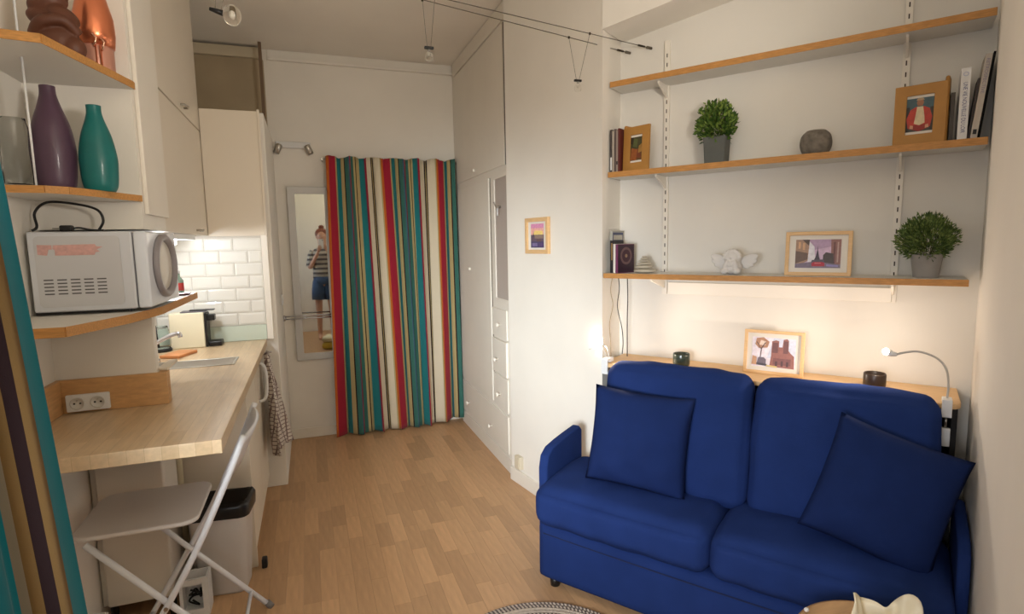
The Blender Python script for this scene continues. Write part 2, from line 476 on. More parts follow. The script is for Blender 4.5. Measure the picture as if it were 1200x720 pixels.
# ================================================================ BACK WALL ITEMS
# striped curtain
def stripes(name, seq, rough=.85):
    m = bpy.data.materials.new(name); m.use_nodes = True; nt = m.node_tree; b = nt.nodes['Principled BSDF']
    b.inputs['Roughness'].default_value = rough; b.inputs['Specular IOR Level'].default_value = .15; b.inputs['Sheen Weight'].default_value = .1
    uv = nt.nodes.new('ShaderNodeUVMap'); sp = nt.nodes.new('ShaderNodeSeparateXYZ'); fr = nt.nodes.new('ShaderNodeMath'); fr.operation = 'FRACT'
    cr = nt.nodes.new('ShaderNodeValToRGB'); cr.color_ramp.interpolation = 'CONSTANT'
    nt.links.new(uv.outputs[0], sp.inputs[0]); nt.links.new(sp.outputs[0], fr.inputs[0]); nt.links.new(fr.outputs[0], cr.inputs[0])
    tot = sum(w for _, w in seq); a = 0; e = cr.color_ramp.elements
    e[0].position = 0; e[0].color = (*lin(seq[0][0]), 1); e.remove(e[1])
    for i, (c, w) in enumerate(seq):
        if i: k = e.new(a/tot); k.color = (*lin(c), 1)
        a += w
    nz = nt.nodes.new('ShaderNodeTexNoise'); nz.inputs['Scale'].default_value = 500
    tcn = nt.nodes.new('ShaderNodeTexCoord'); nt.links.new(tcn.outputs['Object'], nz.inputs['Vector'])
    bp = nt.nodes.new('ShaderNodeBump'); bp.inputs['Strength'].default_value = .3; bp.inputs['Distance'].default_value = .001
    nt.links.new(nz.outputs[0], bp.inputs['Height']); nt.links.new(bp.outputs[0], b.inputs['Normal'])
    nt.links.new(cr.outputs[0], b.inputs['Base Color'])
    return m
TEAL, TAN, CRIM, CREAM, DK, ORG, GRT, BLU = (40, 124, 128), (182, 164, 116), (164, 38, 58), (218, 206, 182), (52, 34, 28), (190, 100, 42), (60, 108, 98), (66, 94, 112)
SEQ = [(ORG, 1.6), (CRIM, 6), (TAN, 1.6), (TEAL, 5), (TAN, 3.4), (DK, .8), (GRT, 3), (BLU, 2), (CRIM, 1.5), (GRT, 3), (TAN, 1.6), (DK, .8), (TAN, 2.5), (TEAL, 5), (BLU, 1), (CRIM, 2.6), (CREAM, 7), (DK, 1), (TAN, .7), (DK, 1.2), (CREAM, 6.5), (TAN, 1)]
cur_m = stripes('striped_curtain_fabric', SEQ)
def curtain(name, label, path, ztop, zbot, period, m, amp=.03, folds=7, seed=1, u0=0, heading=True, nu=260, nv=40, fold=(0, -1)):
    """path: function t->(x,y) , returns folded cloth with arc-length uv"""
    rnd = random.Random(seed)
    ph = [rnd.uniform(0, 6.28) for _ in range(4)]
    def pos(t, w):
        x, y = path(t, w)
        t2 = t + .012*math.sin(t*17+ph[0])
        a = amp*(.55+.45*w)
        off = a*math.sin(2*math.pi*folds*t2+ph[1]) + .35*a*math.sin(2*math.pi*folds*1.7*t2+ph[2]+w*1.2)
        side = .35*a*math.sin(4*math.pi*folds*t2+ph[3])
        if heading and w < .06: off += .006*math.sin(2*math.pi*34*t)*(1-w/.06)
        return Vector((x + fold[0]*off - fold[1]*side, y + fold[1]*off + fold[0]*side, 0))
    us = [0]; prev = pos(0, .6)
    for i in range(1, nu+1):
        p = pos(i/nu, .6); us.append(us[-1] + (p-prev).length); prev = p
    verts, faces, uvs = [], [], []
    for j in range(nv+1):
        w = j/nv
        for i in range(nu+1):
            p = pos(i/nu, w)
            zt = ztop + .008*math.sin(i/nu*40) if j == 0 else ztop
            z0 = zbot(i/nu) if callable(zbot) else zbot
            verts.append((p.x, p.y, zt + (z0-zt)*w))
    for j in range(nv):
        for i in range(nu):
            a = j*(nu+1)+i; faces.append((a, a+1, a+nu+2, a+nu+1)); uvs.append([us[i], us[i+1], us[i+1], us[i]])
    if u0 is None: u0 = -us[-1]/period
    me = bpy.data.meshes.new(name); me.from_pydata(verts, [], faces); uv = me.uv_layers.new(name='UVMap')
    k = 0
    for f, uu in zip(me.polygons, uvs):
        f.use_smooth = True
        for c in range(4): uv.data[k].uv = (u0 + uu[c]/period, 0); k += 1
    me.materials.append(m)
    o = link(name, me); so = o.modifiers.new('solid', 'SOLIDIFY'); so.thickness = .0016
    return o
dc = curtain('curtain', 'multicoloured striped curtain hanging across the end wall beside the mirror', lambda t, w: (.145 + .985*t - .035*(1-t)*w*1.0 + .01*w*t + .07*w*math.sin(math.pi*min(1, t*1.1)**.8)**2, BY-.096), 2.13, lambda t: .012+.035*max(0, t-.75)*4, .66, cur_m, amp=.042, folds=7.3, seed=4, u0=.0)
dc['category'] = 'curtain'
dc['label'] = 'multicoloured striped curtain hanging across the end wall beside the mirror'
rod = thing('curtain_rod', 'thin rod carrying the striped curtain on the end wall', 'curtain rod', (.66, BY-.050, 2.118))
obj('rod', cyl(B(), (-.53, 0, 0), (.485, 0, 0), .006, 10), steel_m, rod, True)
for sx in (-.528, .478): obj('bracket', bx(sx-.008, 0, -.01, sx+.008, .049, .01), steel_m, rod)
# wall mirror leaning a touch to the right
MR = thing('wall_mirror', 'white framed wall mirror half hidden behind the striped curtain', 'mirror', (.025, BY-.014, .615), R(-1.0))
fb = B(); frame_bars(fb, .31, 1.30, .052, .022, -.022)
obj('frame', fb, mat('grey_white_paint', (206, 204, 200), .4), MR, bev=.004)
obj('pane', bx(-.104, -.012, .05, .104, -.008, 1.25), mirror_m, MR)
# double towel rail swung out in front of the mirror
TR = thing('towel_rail', 'chrome double-arm towel rail crossing the end-wall mirror', 'towel rail', (-.205, 4.40, .955))
obj('wall_plate', lathe(B(), [(.022, 0), (.022, .012), (.012, .02)], n=20), chrome_m, TR, True, rot=(0, R(90), 0))
obj('arm', cyl(B(), (.012, -.006, .012), (.335, .006, .012), .0055), chrome_m, TR, True)
obj('arm', cyl(B(), (.012, .010, -.010), (.335, .022, -.010), .0055), chrome_m, TR, True)
# small spotlight bar on end wall
SB = thing('spotlight_bar', 'white two-head spotlight bar on the end wall above the mirror', 'spotlight', (-.07, BY, 2.215))
obj('bar', bx(-.115, -.03, -.022, .125, -.004, .022), white_m, SB, bev=.004)
for i, (sx, a) in enumerate(((-.10, 25), (.11, -25))):
    h = obj('lamp_head', lathe(B(), [(.017, -.035), (.022, -.033), (.022, .03), (.014, .037)], n=18), steel_m, SB, True, (sx, -.055, -.035), rot=(R(12), R(a), 0))
    obj('lens', lathe(B(), [(.016, -.038), (.016, -.0355)], n=16), white_m, h)
    obj('swivel', cyl(B(), (sx, -.028, -.012), (sx, -.052, -.03), .006), steel_m, SB, True)
# light switch on the side wall of kitchen block
sw = thing('light_switch', 'small white light switch beside the end-wall mirror', 'switch', (-.205, 4.30, 1.10), R(90))
obj('plate', bx(-.035, -.010, -.04, .035, 0, .04), white_m, sw, bev=.003); obj('rocker', bx(-.012, -.015, -.02, .012, -.009, .02), white_m, sw, bev=.002)

# ================================================================ KITCHEN
# upper cupboards
UC = thing('kitchen_wall_cupboard', 'cream wall cupboard with lower and upper doors over the kitchen worktop', 'cupboard', (-.537, 2.602, 1.548), R(90))
obj('body', bx(.0, .018, 0, KY-.004-2.602, .292, CH-1.548-.003), kitch_m, UC)
d1 = obj('door', bx(.004, -.001, 0, 1.020, .017, .575), kitch_m, UC, bev=.003)
d2 = obj('door', bx(.004, -.001, .582, 1.020, .017, 1.322), kitch_m, UC, bev=.003)
def bar_handle(parent, x, z):
    b = B(); tube(b, [(x-.04, 0, z), (x-.036, -.018, z+.001), (x-.014, -.024, z-.003), (x+.014, -.024, z+.003), (x+.036, -.018, z-.001), (x+.04, 0, z)], .0055, 8)
    obj('handle', b, steel_m, parent, True)
bar_handle(d1, 3.32-2.602, .022); bar_handle(d2, 3.166-2.602, .612)
# boiler cupboard panel above the tiles
BP = thing('kitchen_end_panel', 'flat cream panel above the white metro tiles', 'panel', (-.38, KY-.003, 1.548))
obj('board', bx(-.154, -.016, -.004, .154, .0, .703), kitch_m, BP, bev=.003)
obj('edge_strip', bx(.142, -.022, -.004, .156, -.0162, .712), kitch_m, BP, bev=.002)
# base cabinet
BC = thing('kitchen_base_cabinet', 'cream base cabinet under the worktop behind the waste bin', 'cabinet', (-.305, 2.72, 0), R(90))
obj('body', bx(.02, .02, .08, KY-.01-2.72, .515, .82), kitch_m, BC, bev=.002)
obj('side_panel', bx(0, .0, .0, .0195, .515, .8875), kitch_m, BC, bev=.002)
obj('plinth', bx(.03, .05, 0, KY-.01-2.72, .4, .078), kitch_m, BC)
bd = obj('door', bx(.021, 0, .085, .44, .018, .883), kitch_m, BC, bev=.003)
bd2 = obj('door', bx(.446, 0, .085, KY-.013-2.72, .018, .883), kitch_m, BC, bev=.003)
for par, x_ in ((bd2, .60),):
    b = B(); tube(b, spline([(x_, 0, .85), (x_, -.035, .83), (x_, -.045, .75), (x_, -.035, .65), (x_, 0, .63)], 5), .008, 8)
    obj('handle', b, white_m, par, True)
# white panel (fridge side) under the peninsula, pipe
FP = thing('under_counter_fridge', 'white under-counter fridge behind the folding chair', 'fridge', (-.700, 2.452, .10))
obj('body', bx(-.128, 0, 0, .118, .20, .783), mat('fridge_white', (222, 214, 202), .5), FP, bev=.006)
obj('door', bx(-.106, -.022, .004, .118, -.001, .779), mat('fridge_white', (222, 214, 202), .5), FP, bev=.008)
for sx in (-.10, .10): obj('foot', lathe(B(), [(.014, -.1), (.014, 0)], sx, .03, 12), black_m, FP)
pp = tag(obj('pipe', spline_bm := tube(B(), [(-.588, 2.685, .885), (-.587, 2.685, .6), (-.586, 2.685, .3), (-.586, 2.685, .0)], .020, 14), mat('cream_pipe', (206, 194, 162), .5), None, True), 'cream vertical pipe under the worktop beside the fridge', 'pipe')
# small white crate with cables under the chair
CR = thing('cable_crate', 'white open crate of cables on the floor under the folding chair', 'crate', (-.512, 2.466, 0))
cb = B()
for a in ((-.052, -.042, 0, .052, -.032, .03), (-.052, -.042, .135, .052, -.032, .16), (.030, -.042, .03, .052, -.032, .135), (-.052, -.042, .03, -.040, -.032, .135), (.044, -.032, 0, .052, .040, .16), (-.052, -.032, 0, -.044, .040, .16), (-.044, .032, 0, .044, .040, .16), (-.044, -.032, 0, .044, .032, .010)): box(cb, *a)
obj('frame', cb, white_m, CR)
def messy(name, parent, base, n, r, spread, m, seed, loops=1.5):
    rr = random.Random(seed); pts = []
    for i in range(n): pts.append((base[0]+rr.uniform(-1, 1)*spread[0], base[1]+rr.uniform(-1, 1)*spread[1], base[2]+rr.uniform(0, 1)*spread[2]))
    return obj(name, tube(B(), spline(pts, 8), r, 6), m, parent, True)
cbl = messy('power_cables', None, (-.512, 2.465, .018), 12, .004, (.030, .018, .085), black_m, 3)
tag(cbl, 'tangle of black cables lying in the white crate', 'cable')
ps = thing('power_strip', 'small white power strip on the floor beside the striped curtain', 'power strip', (-.80, 2.30, 0), R(-12))
obj('body', bx(-.025, -.12, 0, .025, .03, .035), white_m, ps, bev=.004, loc=(0, 0, .12)); obj('stand', bx(-.02, -.1, 0, .02, .02, .1195), white_m, ps)
hs = tag(obj('hose', tube(B(), spline([(-.80, 2.40, .012), (-.78, 2.36, .03), (-.77, 2.33, .08), (-.755, 2.31, .10), (-.735, 2.29, .07), (-.72, 2.25, .02), (-.65, 2.22, .012)], 8), .011, 10), mat('grey_hose', (150, 136, 116), .5), None, True), 'grey hose lying on the floor in front of the cable crate', 'hose')

# worktop with sink hole
WT = thing('worktop', 'pale butcher-block worktop running from the kitchen sink to a square peninsula end', 'worktop', (0, 0, .888))
wx0, wx1, wy0, wy1 = -.829, -.268, 1.76, KY-.013
hx0, hx1, hy0, hy1 = -.70, -.372, 2.905, 3.075
wb = B()
yy = [wy0, hy0, hy1, wy1]; xx = [wx0, hx0, hx1, wx1]
V = {}
for k, z in enumerate((0, .042)):
    for i, x in enumerate(xx):
        for j, y in enumerate(yy): V[i, j, k] = wb.verts.new((x, y, z))
for i in range(3):
    for j in range(3):
        if (i, j) == (1, 1): continue
        wb.faces.new((V[i, j, 1], V[i+1, j, 1], V[i+1, j+1, 1], V[i, j+1, 1])); wb.faces.new((V[i, j, 0], V[i, j+1, 0], V[i+1, j+1, 0], V[i+1, j, 0]))
for i in range(3):
    wb.faces.new((V[i, 0, 0], V[i+1, 0, 0], V[i+1, 0, 1], V[i, 0, 1])); wb.faces.new((V[i, 3, 1], V[i+1, 3, 1], V[i+1, 3, 0], V[i, 3, 0]))
    wb.faces.new((V[0, i, 1], V[0, i+1, 1], V[0, i+1, 0], V[0, i, 0])); wb.faces.new((V[3, i, 0], V[3, i+1, 0], V[3, i+1, 1], V[3, i, 1]))
wb.faces.new((V[1, 1, 0], V[2, 1, 0], V[2, 1, 1], V[1, 1, 1])); wb.faces.new((V[1, 2, 1], V[2, 2, 1], V[2, 2, 0], V[1, 2, 0]))
wb.faces.new((V[1, 1, 1], V[1, 2, 1], V[1, 2, 0], V[1, 1, 0])); wb.faces.new((V[2, 1, 0], V[2, 2, 0], V[2, 2, 1], V[2, 1, 1]))
for v in wb.verts:
    if abs(v.co.x-wx1) < 1e-4 and abs(v.co.y-wy0) < 1e-4: v.co.x -= .0
# butcher block material: glued staves via brick pattern
def block_mat(name, cols, m1=.9):
    m = bpy.data.materials.new(name); m.use_nodes = True; nt = m.node_tree; b = nt.nodes['Principled BSDF']; b.inputs['Roughness'].default_value = .34
    tcn = nt.nodes.new('ShaderNodeTexCoord'); mp = nt.nodes.new('ShaderNodeMapping'); mp.inputs['Rotation'].default_value = (0, 0, R(90))
    br = nt.nodes.new('ShaderNodeTexBrick'); br.inputs['Scale'].default_value = 1; br.inputs['Brick Width'].default_value = .42; br.inputs['Row Height'].default_value = .042
    br.inputs['Mortar Size'].default_value = .0004; br.inputs['Color1'].default_value = (*lin(cols[0]), 1); br.inputs['Color2'].default_value = (*lin(cols[1]), 1); br.inputs['Mortar'].default_value = (*lin(cols[2]), 1)
    nz = nt.nodes.new('ShaderNodeTexNoise'); nz.inputs['Scale'].default_value = 14; nz.inputs['Detail'].default_value = 6; mp2 = nt.nodes.new('ShaderNodeMapping'); mp2.inputs['Scale'].default_value = (5, .6, 5)
    mx = nt.nodes.new('ShaderNodeMix'); mx.data_type = 'RGBA'; mx.blend_type = 'MULTIPLY'; mx.inputs[0].default_value = .35
    nt.links.new(tcn.outputs['Object'], mp.inputs[0]); nt.links.new(mp.outputs[0], br.inputs[0]); nt.links.new(tcn.outputs['Object'], mp2.inputs[0]); nt.links.new(mp2.outputs[0], nz.inputs[0])
    nt.links.new(br.outputs[0], mx.inputs[6]); nt.links.new(nz.outputs[0], mx.inputs[7]); nt.links.new(mx.outputs[2], b.inputs[0])
    return m
block_m = block_mat('butcher_block_staves', ((232, 204, 166), (218, 188, 148), (184, 154, 116)))
obj('top', wb, block_m, WT, bev=.003)
up = B(); box(up, -.829, 2.252, .0425, -.500, 2.269, .156); 
obj('upstand', up, mat('upstand_oak', (202, 156, 104), .4, var=.12, vscale=14, stretch=(2, 1, 8)), WT, bev=.0015)
obj('upstand', bx(-.829, 1.80, .0425, -.811, 2.2515, .156), MATS['upstand_oak'], WT, bev=.0015)
obj('upstand', bx(-.530, 2.2695, .0425, -.500, 2.30, .156), MATS['upstand_oak'], WT, bev=.0015)
obj('upstand_cap', prism(B(), [(-.536, 2.300), (-.502, 2.285), (-.502, 2.45), (-.534, 2.45)], .1565, .166), mat('upstand_white', (226, 214, 196), .5), WT, bev=.0015)
sk = B(); frame_bars(sk, .35, .19, .012, .003)
for v in sk.verts: v.co = Vector((v.co.x, v.co.z, v.co.y))
SKT = thing('sink', 'small stainless steel sink set into the worktop', 'sink', (-.536, 2.895, .9302))
obj('rim', sk, steel_m, SKT, bev=.002)
bs = B(); r0 = [( -.163, .012), (.163, .012), (.163, .178), (-.163, .178)]
def rr_loop(x0, y0, x1, y1, r, n=5):
    out = []
    for cx, cy, a0 in ((x1-r, y0+r, -90), (x1-r, y1-r, 0), (x0+r, y1-r, 90), (x0+r, y0+r, 180)):
        for k in range(n+1):
            a = R(a0 + 90*k/n); out.append((cx+r*math.cos(a), cy+r*math.sin(a)))
    return out
l0 = [bs.verts.new((x, y, .001)) for x, y in rr_loop(-.1635, .0115, .1635, .1785, .03)]
l1 = [bs.verts.new((x, y, -.10)) for x, y in rr_loop(-.150, .022, .150, .168, .03)]
for i in range(len(l0)): bs.faces.new((l0[i], l0[(i+1) % len(l0)], l1[(i+1) % len(l0)], l1[i]))
bs.faces.new(l1)
obj('basin', bs, mat('basin_steel', (196, 190, 180), .45, metal=.5), SKT, True)
obj('drain', lathe(B(), [(.022, -.0995), (.022, -.097), (.008, -.096)], 0, .095, 16), steel_m, SKT, True)
# tap
TP = thing('kitchen_tap', 'chrome mixer tap beside the sink under the microwave shelf', 'tap', (-.735, 3.11, .9305))
obj('base', lathe(B(), [(.024, 0), (.024, .012), (.017, .02), (.017, .10), (.012, .115)], n=20), chrome_m, TP, True)
obj('spout', tube(B(), spline([(0, 0, .085), (.03, -.005, .105), (.08, -.01, .13), (.115, -.012, .135), (.12, -.012, .118)], 6), .010, 12), chrome_m, TP, True)
obj('lever', cyl(B(), (0, 0, .118), (-.01, .06, .145), .006), chrome_m, TP, True)
# chopping board
cbd = tag(obj('chopping_board', bx(-.05, -.08, 0, .05, .08, .016), mat('orange_wood', (206, 138, 86), .5, var=.12, vscale=14), None, bev=.004), 'small orange-brown wooden board lying on the worktop behind the sink', 'chopping board')
cbd.location = (-.66, 3.26, .9305); cbd.rotation_euler = (0, 0, R(-22))
# coffee machine
CM = thing('coffee_machine', 'cream coffee machine with black front at the tiled corner of the worktop', 'coffee machine', (-.645, 3.53, .9305))
obj('shell', bx(-.095, -.055, 0, .075, .055, .195), mat('cream_plastic', (232, 224, 196), .35), CM, bev=.006)
obj('front', bx(.0755, -.05, 0, .088, .05, .19), black_m, CM, bev=.003)
obj('brew_head', prism(B(), [(.0885, -.035), (.125, -.025), (.125, .025), (.0885, .035)], .145, .178), black_m, CM, bev=.004)
obj('drip_tray', bx(.0885, -.045, 0, .155, .045, .028), black_m, CM, bev=.006)
obj('top_plate', bx(-.04, -.045, .1952, .085, .045, .201), mat('grey_plastic', (96, 90, 94), .4), CM, bev=.002)
obj('lever', bx(.0, -.02, .2012, .125, .02, .208), black_m, CM, bev=.003)
# glass kettle
GK = thing('glass_jug', 'glass jug with black base and handle left of the coffee machine', 'jug', (-.775, 3.44, .9305))
obj('base', lathe(B(), [(.05, 0), (.05, .012), (.044, .018)], n=24), black_m, GK, True)
obj('glass_body', lathe(B(), [(.043, .0185), (.048, .04), (.046, .09), (.036, .13), (.036, .135), (.034, .13), (.044, .09), (.046, .04), (.041, .021)], n=24), glass_m, GK, True)
obj('handle', tube(B(), spline([(-.02, -.03, .135), (-.01, -.05, .14), (.0, -.08, .09), (.0, -.055, .03)], 6), .006, 8), black_m, GK, True)
# under-cabinet lamp
UL = thing('under_cabinet_lamp', 'lit strip lamp fixed beneath the kitchen wall cupboard', 'lamp', (-.66, 3.05, 1.5475))
obj('housing', bx(-.05, -.24, -.026, .112, .24, 0), white_m, UL, bev=.002)
obj('tube', cyl(B(), (.02, -.20, -.040), (.02, .20, -.040), .007, 12), mat('lit_tube', (255, 244, 228), .4, emit=6), UL, True)
for yy_ in (-.21, .21): obj('end_cap', bx(.008, yy_-.01, -.050, .032, yy_+.01, -.0262), white_m, UL, bev=.002)
for k_, yy_ in enumerate((2.90, 3.20)):
    point('kitchen_tube_light_%d' % k_, (-.622, yy_, 1.508), 4.6, (.92, .96, 1.0), .012)
# towel hanging on the door handle
tw = B(); nu, nv = 22, 26; G = []
for j in range(nv+1):
    w = j/nv; rowv = []
    for i in range(nu+1):
        t = i/nu; ww = .045 + .11*w
        x = -.270 + .03*w + .020*math.sin(t*14+1)*(.3+w) + .012*math.sin(t*31+w*3)
        y = 3.50 - .02*w + (t-.5)*ww*2.0
        z = .865 - w*(.56 + .02*math.sin(t*9))
        x += .05*(t)*w
        rowv.append(tw.verts.new((x, y, z)))
    G.append(rowv)
for j in range(nv):
    for i in range(nu): tw.faces.new((G[j][i], G[j][i+1], G[j+1][i+1], G[j+1][i]))
def check_mat():
    m = bpy.data.materials.new('checked_towel'); m.use_nodes = True; nt = m.node_tree; b = nt.nodes['Principled BSDF']; b.inputs['Roughness'].default_value = .9
    tcn = nt.nodes.new('ShaderNodeTexCoord'); sp = nt.nodes.new('ShaderNodeSeparateXYZ'); nt.links.new(tcn.outputs['Object'], sp.inputs[0]); outs = []
    for ax in (1, 2):
        a = nt.nodes.new('ShaderNodeMath'); a.operation = 'MULTIPLY'; a.inputs[1].default_value = 44; f = nt.nodes.new('ShaderNodeMath'); f.operation = 'FRACT'
        g = nt.nodes.new('ShaderNodeMath'); g.operation = 'LESS_THAN'; g.inputs[1].default_value = .24
        nt.links.new(sp.outputs[ax], a.inputs[0]); nt.links.new(a.outputs[0], f.inputs[0]); nt.links.new(f.outputs[0], g.inputs[0]); outs.append(g.outputs[0])
    ad = nt.nodes.new('ShaderNodeMath'); ad.operation = 'MAXIMUM'; nt.links.new(outs[0], ad.inputs[0]); nt.links.new(outs[1], ad.inputs[1])
    mx = nt.nodes.new('ShaderNodeMix'); mx.data_type = 'RGBA'; mx.inputs[6].default_value = (*lin((208, 198, 188)), 1); mx.inputs[7].default_value = (*lin((128, 108, 104)), 1)
    nt.links.new(ad.outputs[0], mx.inputs[0]); nt.links.new(mx.outputs[2], b.inputs[0]); return m
twl = obj('tea_towel', tw, check_mat(), None, True); tag(twl, 'checked tea towel hanging at the far end of the worktop', 'towel')
twl.modifiers.new('s', 'SOLIDIFY').thickness = .003
hr = thing('towel_hook', 'small hook holding the checked tea towel under the worktop edge', 'hook', (-.268, 3.50, .876))
obj('peg', cyl(B(), (0, 0, 0), (.03, 0, -.006), .005), chrome_m, hr, True)
# double socket on the upstand
def french_socket(parent, cx, z, y=0, r=.019):
    s = obj('socket_well', lathe(B(), [(r+.002, 0), (r+.002, .0028), (r-.001, .0030), (r-.002, .0008), (.001, .0006)], n=22, cap=False), mat('socket_white', (206, 204, 200), .4), parent, True, (cx, y, z), rot=(R(90), 0, 0))
    for dx in (-.0085, .0085): obj('socket_hole', lathe(B(), [(.0034, .0007), (.0034, .0012), (.0005, .0013)], dx, 0, 8), black_m, s)
    obj('earth_pin', lathe(B(), [(.0022, .0007), (.0022, .006)], 0, .010, 8), steel_m, s)
DS = thing('double_socket', 'white double power socket on the wooden upstand of the worktop', 'socket', (-.735, 2.235, .966), R(2))
pb = obj('plate', bx(-.062, .0, -.029, .062, .0145, .029), white_m, DS, bev=.004)
for cx in (-.029, .029): french_socket(DS, cx, 0, -.0008)

# ================================================================ CORNER SHELVES
def shelf_slab(name, label, pts, z, th, grp='corner shelves on the partition'):
    t = thing(name, label, 'shelf', (0, 0, z), 0, grp)
    c = Vector((sum(p[0] for p in pts)/len(pts), sum(p[1] for p in pts)/len(pts)))
    obj('board', prism(B(), pts, -th, 0), melam_m, t)
    return t
def edging(t, path, th, w=.003):
    b = B()
    for (x0, y0), (x1, y1) in zip(path, path[1:]):
        d = Vector((x1-x0, y1-y0)).normalized(); n = Vector((d.y, -d.x))*w
        prism(b, [(x0, y0), (x1, y1), (x1+n.x, y1+n.y), (x0+n.x, y0+n.y)], -th-.0006, .0006)
    obj('edge_band', b, edge_m, t)
p1 = [(-.829, 1.80), (-.62, 1.835), (-.522, 2.25), (-.522, 2.269), (-.829, 2.269)]
t1 = shelf_slab('corner_shelf', 'topmost corner shelf holding the brown figurine and copper canister', p1, 2.035, .022)
edging(t1, p1[:4], .022)
p2 = [(-.829, 1.945), (-.676, 1.955)] + [(-.665+.13*math.sin(R(a)), 2.27-.31*math.cos(R(a))) for a in (10, 25, 40, 55, 70)] + [(-.530, 2.23), (-.530, 2.269), (-.829, 2.269)]
p2 = [(-.829, 1.945), (-.690, 1.955), (-.645, 1.99), (-.60, 2.09), (-.55, 2.225), (-.530, 2.269), (-.829, 2.269)]
t2 = shelf_slab('corner_shelf', 'middle corner shelf holding the purple and teal vases', p2, 1.662, .020)
edging(t2, p2[:6], .020)
p3 = [(-.829, 1.80), (-.625, 1.80), (-.540, 2.05), (-.502, 2.27), (-.500, 2.93), (-.60, 2.93), (-.60, 2.2695), (-.829, 2.2695)]
t3 = shelf_slab('corner_shelf', 'lowest corner shelf carrying the white microwave', p3, 1.276, .026)
edging(t3, p3[:6], .026)
rd = tag(obj('shelf_support_rod', cyl(B(), (-.715, 1.975, 1.6625), (-.715, 1.975, 2.0125), .003, 8), white_m, None, True), 'thin white rod joining the two upper corner shelves', 'rod')
rd2 = tag(obj('shelf_support_rod', cyl(B(), (-.705, 1.94, 2.0355), (-.705, 1.94, CH-.001), .003, 8), white_m, None, True), 'thin white rod from the topmost corner shelf to the ceiling', 'rod')
# microwave
MW = thing('microwave_oven', 'white microwave oven with oval grey ringed door on the lowest corner shelf', 'microwave', (-.675, 2.135, 1.2765))
mwb = mat('microwave_white', (214, 216, 222), .3)
obj('body', bx(-.140, 0, .010, .137, .42, .262), mwb, MW, bev=.006)
dr = obj('door', bx(.1395, .0, .010, .178, .42, .262), mat('microwave_door', (226, 230, 238), .25), MW, bev=.008)
rb = B(); NN = 40; ring = []
for r_, dx in ((.125, 0), (.125, .010), (.118, .016), (.106, .016), (.098, .006), (.098, 0)):
    ring.append([rb.verts.new((dx, r_*1.22*math.cos(2*math.pi*i/NN), r_*.90*math.sin(2*math.pi*i/NN))) for i in range(NN)])
for k in range(len(ring)):
    a, b = ring[k], ring[(k+1) % len(ring)]
    for i in range(NN): rb.faces.new((a[i], a[(i+1) % NN], b[(i+1) % NN], b[i]))
rg = obj('door_ring', rb, mat('ring_grey', (150, 144, 146), .35), dr, True, (.1785, .205, .143))
obj('window', lathe(B(), [(.098, 0), (.098, .002)], n=36, sx=.88, sy=1.2), mat('window_white', (224, 218, 206), .12), dr, loc=(.1782, .205, .143), rot=(0, R(90), 0))  # pane coloured white for the reflections in the door
sp_ = B(); prism(sp_, rr_loop(-.122, .026, .104, .248, .014), -.002, 0)
for v in sp_.verts: v.co = Vector((v.co.x, v.co.z-.0003, v.co.y))
obj('side_panel', sp_, mat('microwave_panel', (204, 204, 207), .4), MW)
ven = B()
for c_ in range(5):
    for r_ in range(5):
        x = -.106 + c_*.0350; z = .066 + r_*.0110
        box(ven, x, -.0030, z, x+.025, -.0024, z+.0038)
obj('vent_slots', ven, mat('vent_dark', (88, 84, 86), .7), MW)
lb = []
L1 = [(0, .1), (.14, 0), (.17, .55), (.22, .55), (.22, .95), (0, 1)]
L2 = [(.26, 0), (.86, 0), (.88, .25), (.95, .3), (.90, .5), (1, .75), (.90, .8), (.88, 1), (.24, .95), (.23, .6), (.26, .5)]
print_part('torn_label', MW, .172, .034, [((214, 168, 162), L1), ((214, 168, 162), L2)], y=-.0027, x0=-.028, z0=.205)
for sx in (-.12, .10): obj('foot', bx(sx-.012, .03, 0, sx+.012, .06, .0098), black_m, MW)
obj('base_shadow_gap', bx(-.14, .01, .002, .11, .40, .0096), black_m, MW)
cord = obj('power_cord', tube(B(), spline([Vector(p)-Vector((-.675, 2.135, 1.2765)) for p in [(-.81, 2.17, 1.543), (-.80, 2.18, 1.556), (-.805, 2.19, 1.60), (-.77, 2.19, 1.632), (-.70, 2.19, 1.628), (-.64, 2.19, 1.61), (-.625, 2.19, 1.575), (-.64, 2.19, 1.543)]], 7), .004, 8), black_m, MW, True)
plg = thing('plug', 'black power plug lying on top of the microwave', 'plug', (-.715, 2.165, 1.539))
obj('plug_body', bx(-.02, -.012, 0, .015, .012, .020), black_m, plg, bev=.005)
for yy_ in (-.006, .006): obj('pin', cyl(B(), (-.038, yy_, .01), (-.02, yy_, .01), .0022), steel_m, plg)
obj('cable_tail', tube(B(), spline([(.015, 0, .01), (.03, .005, .012), (.06, .01, .005), (.09, .02, .0045)], 5), .003, 6), black_m, plg, True)
# vases
def vase(name, label, x, y, z, prof, rgb, top_rgb=None):
    t = thing(name, label, 'vase', (x, y, z), 0, None)
    m = mat(name+'_glaze', rgb, .42, var=.12, vscale=10, coat=.1)
    P = spline([(r, 0, h) for r, h in prof], 6); P = [(p.x, p.z) for p in P]
    inner = [(max(r-.004, .002), h) for r, h in P[::-1][:14]]
    obj('body', lathe(B(), P+inner, n=40, cap=True), m, t, True); return t
v1 = vase('purple_vase', 'tall matt purple bottle vase on the middle corner shelf', -.714, 2.12, 1.6625, [(.040, 0), (.049, .02), (.055, .08), (.056, .13), (.047, .195), (.030, .25), (.021, .285), (.020, .310)], (84, 60, 78))
v2 = vase('teal_vase', 'shorter glossy teal bottle vase right of the purple vase', -.604, 2.13, 1.6625, [(.038, 0), (.046, .02), (.050, .07), (.050, .11), (.040, .17), (.026, .215), (.020, .24), (.020, .262)], (12, 106, 104))
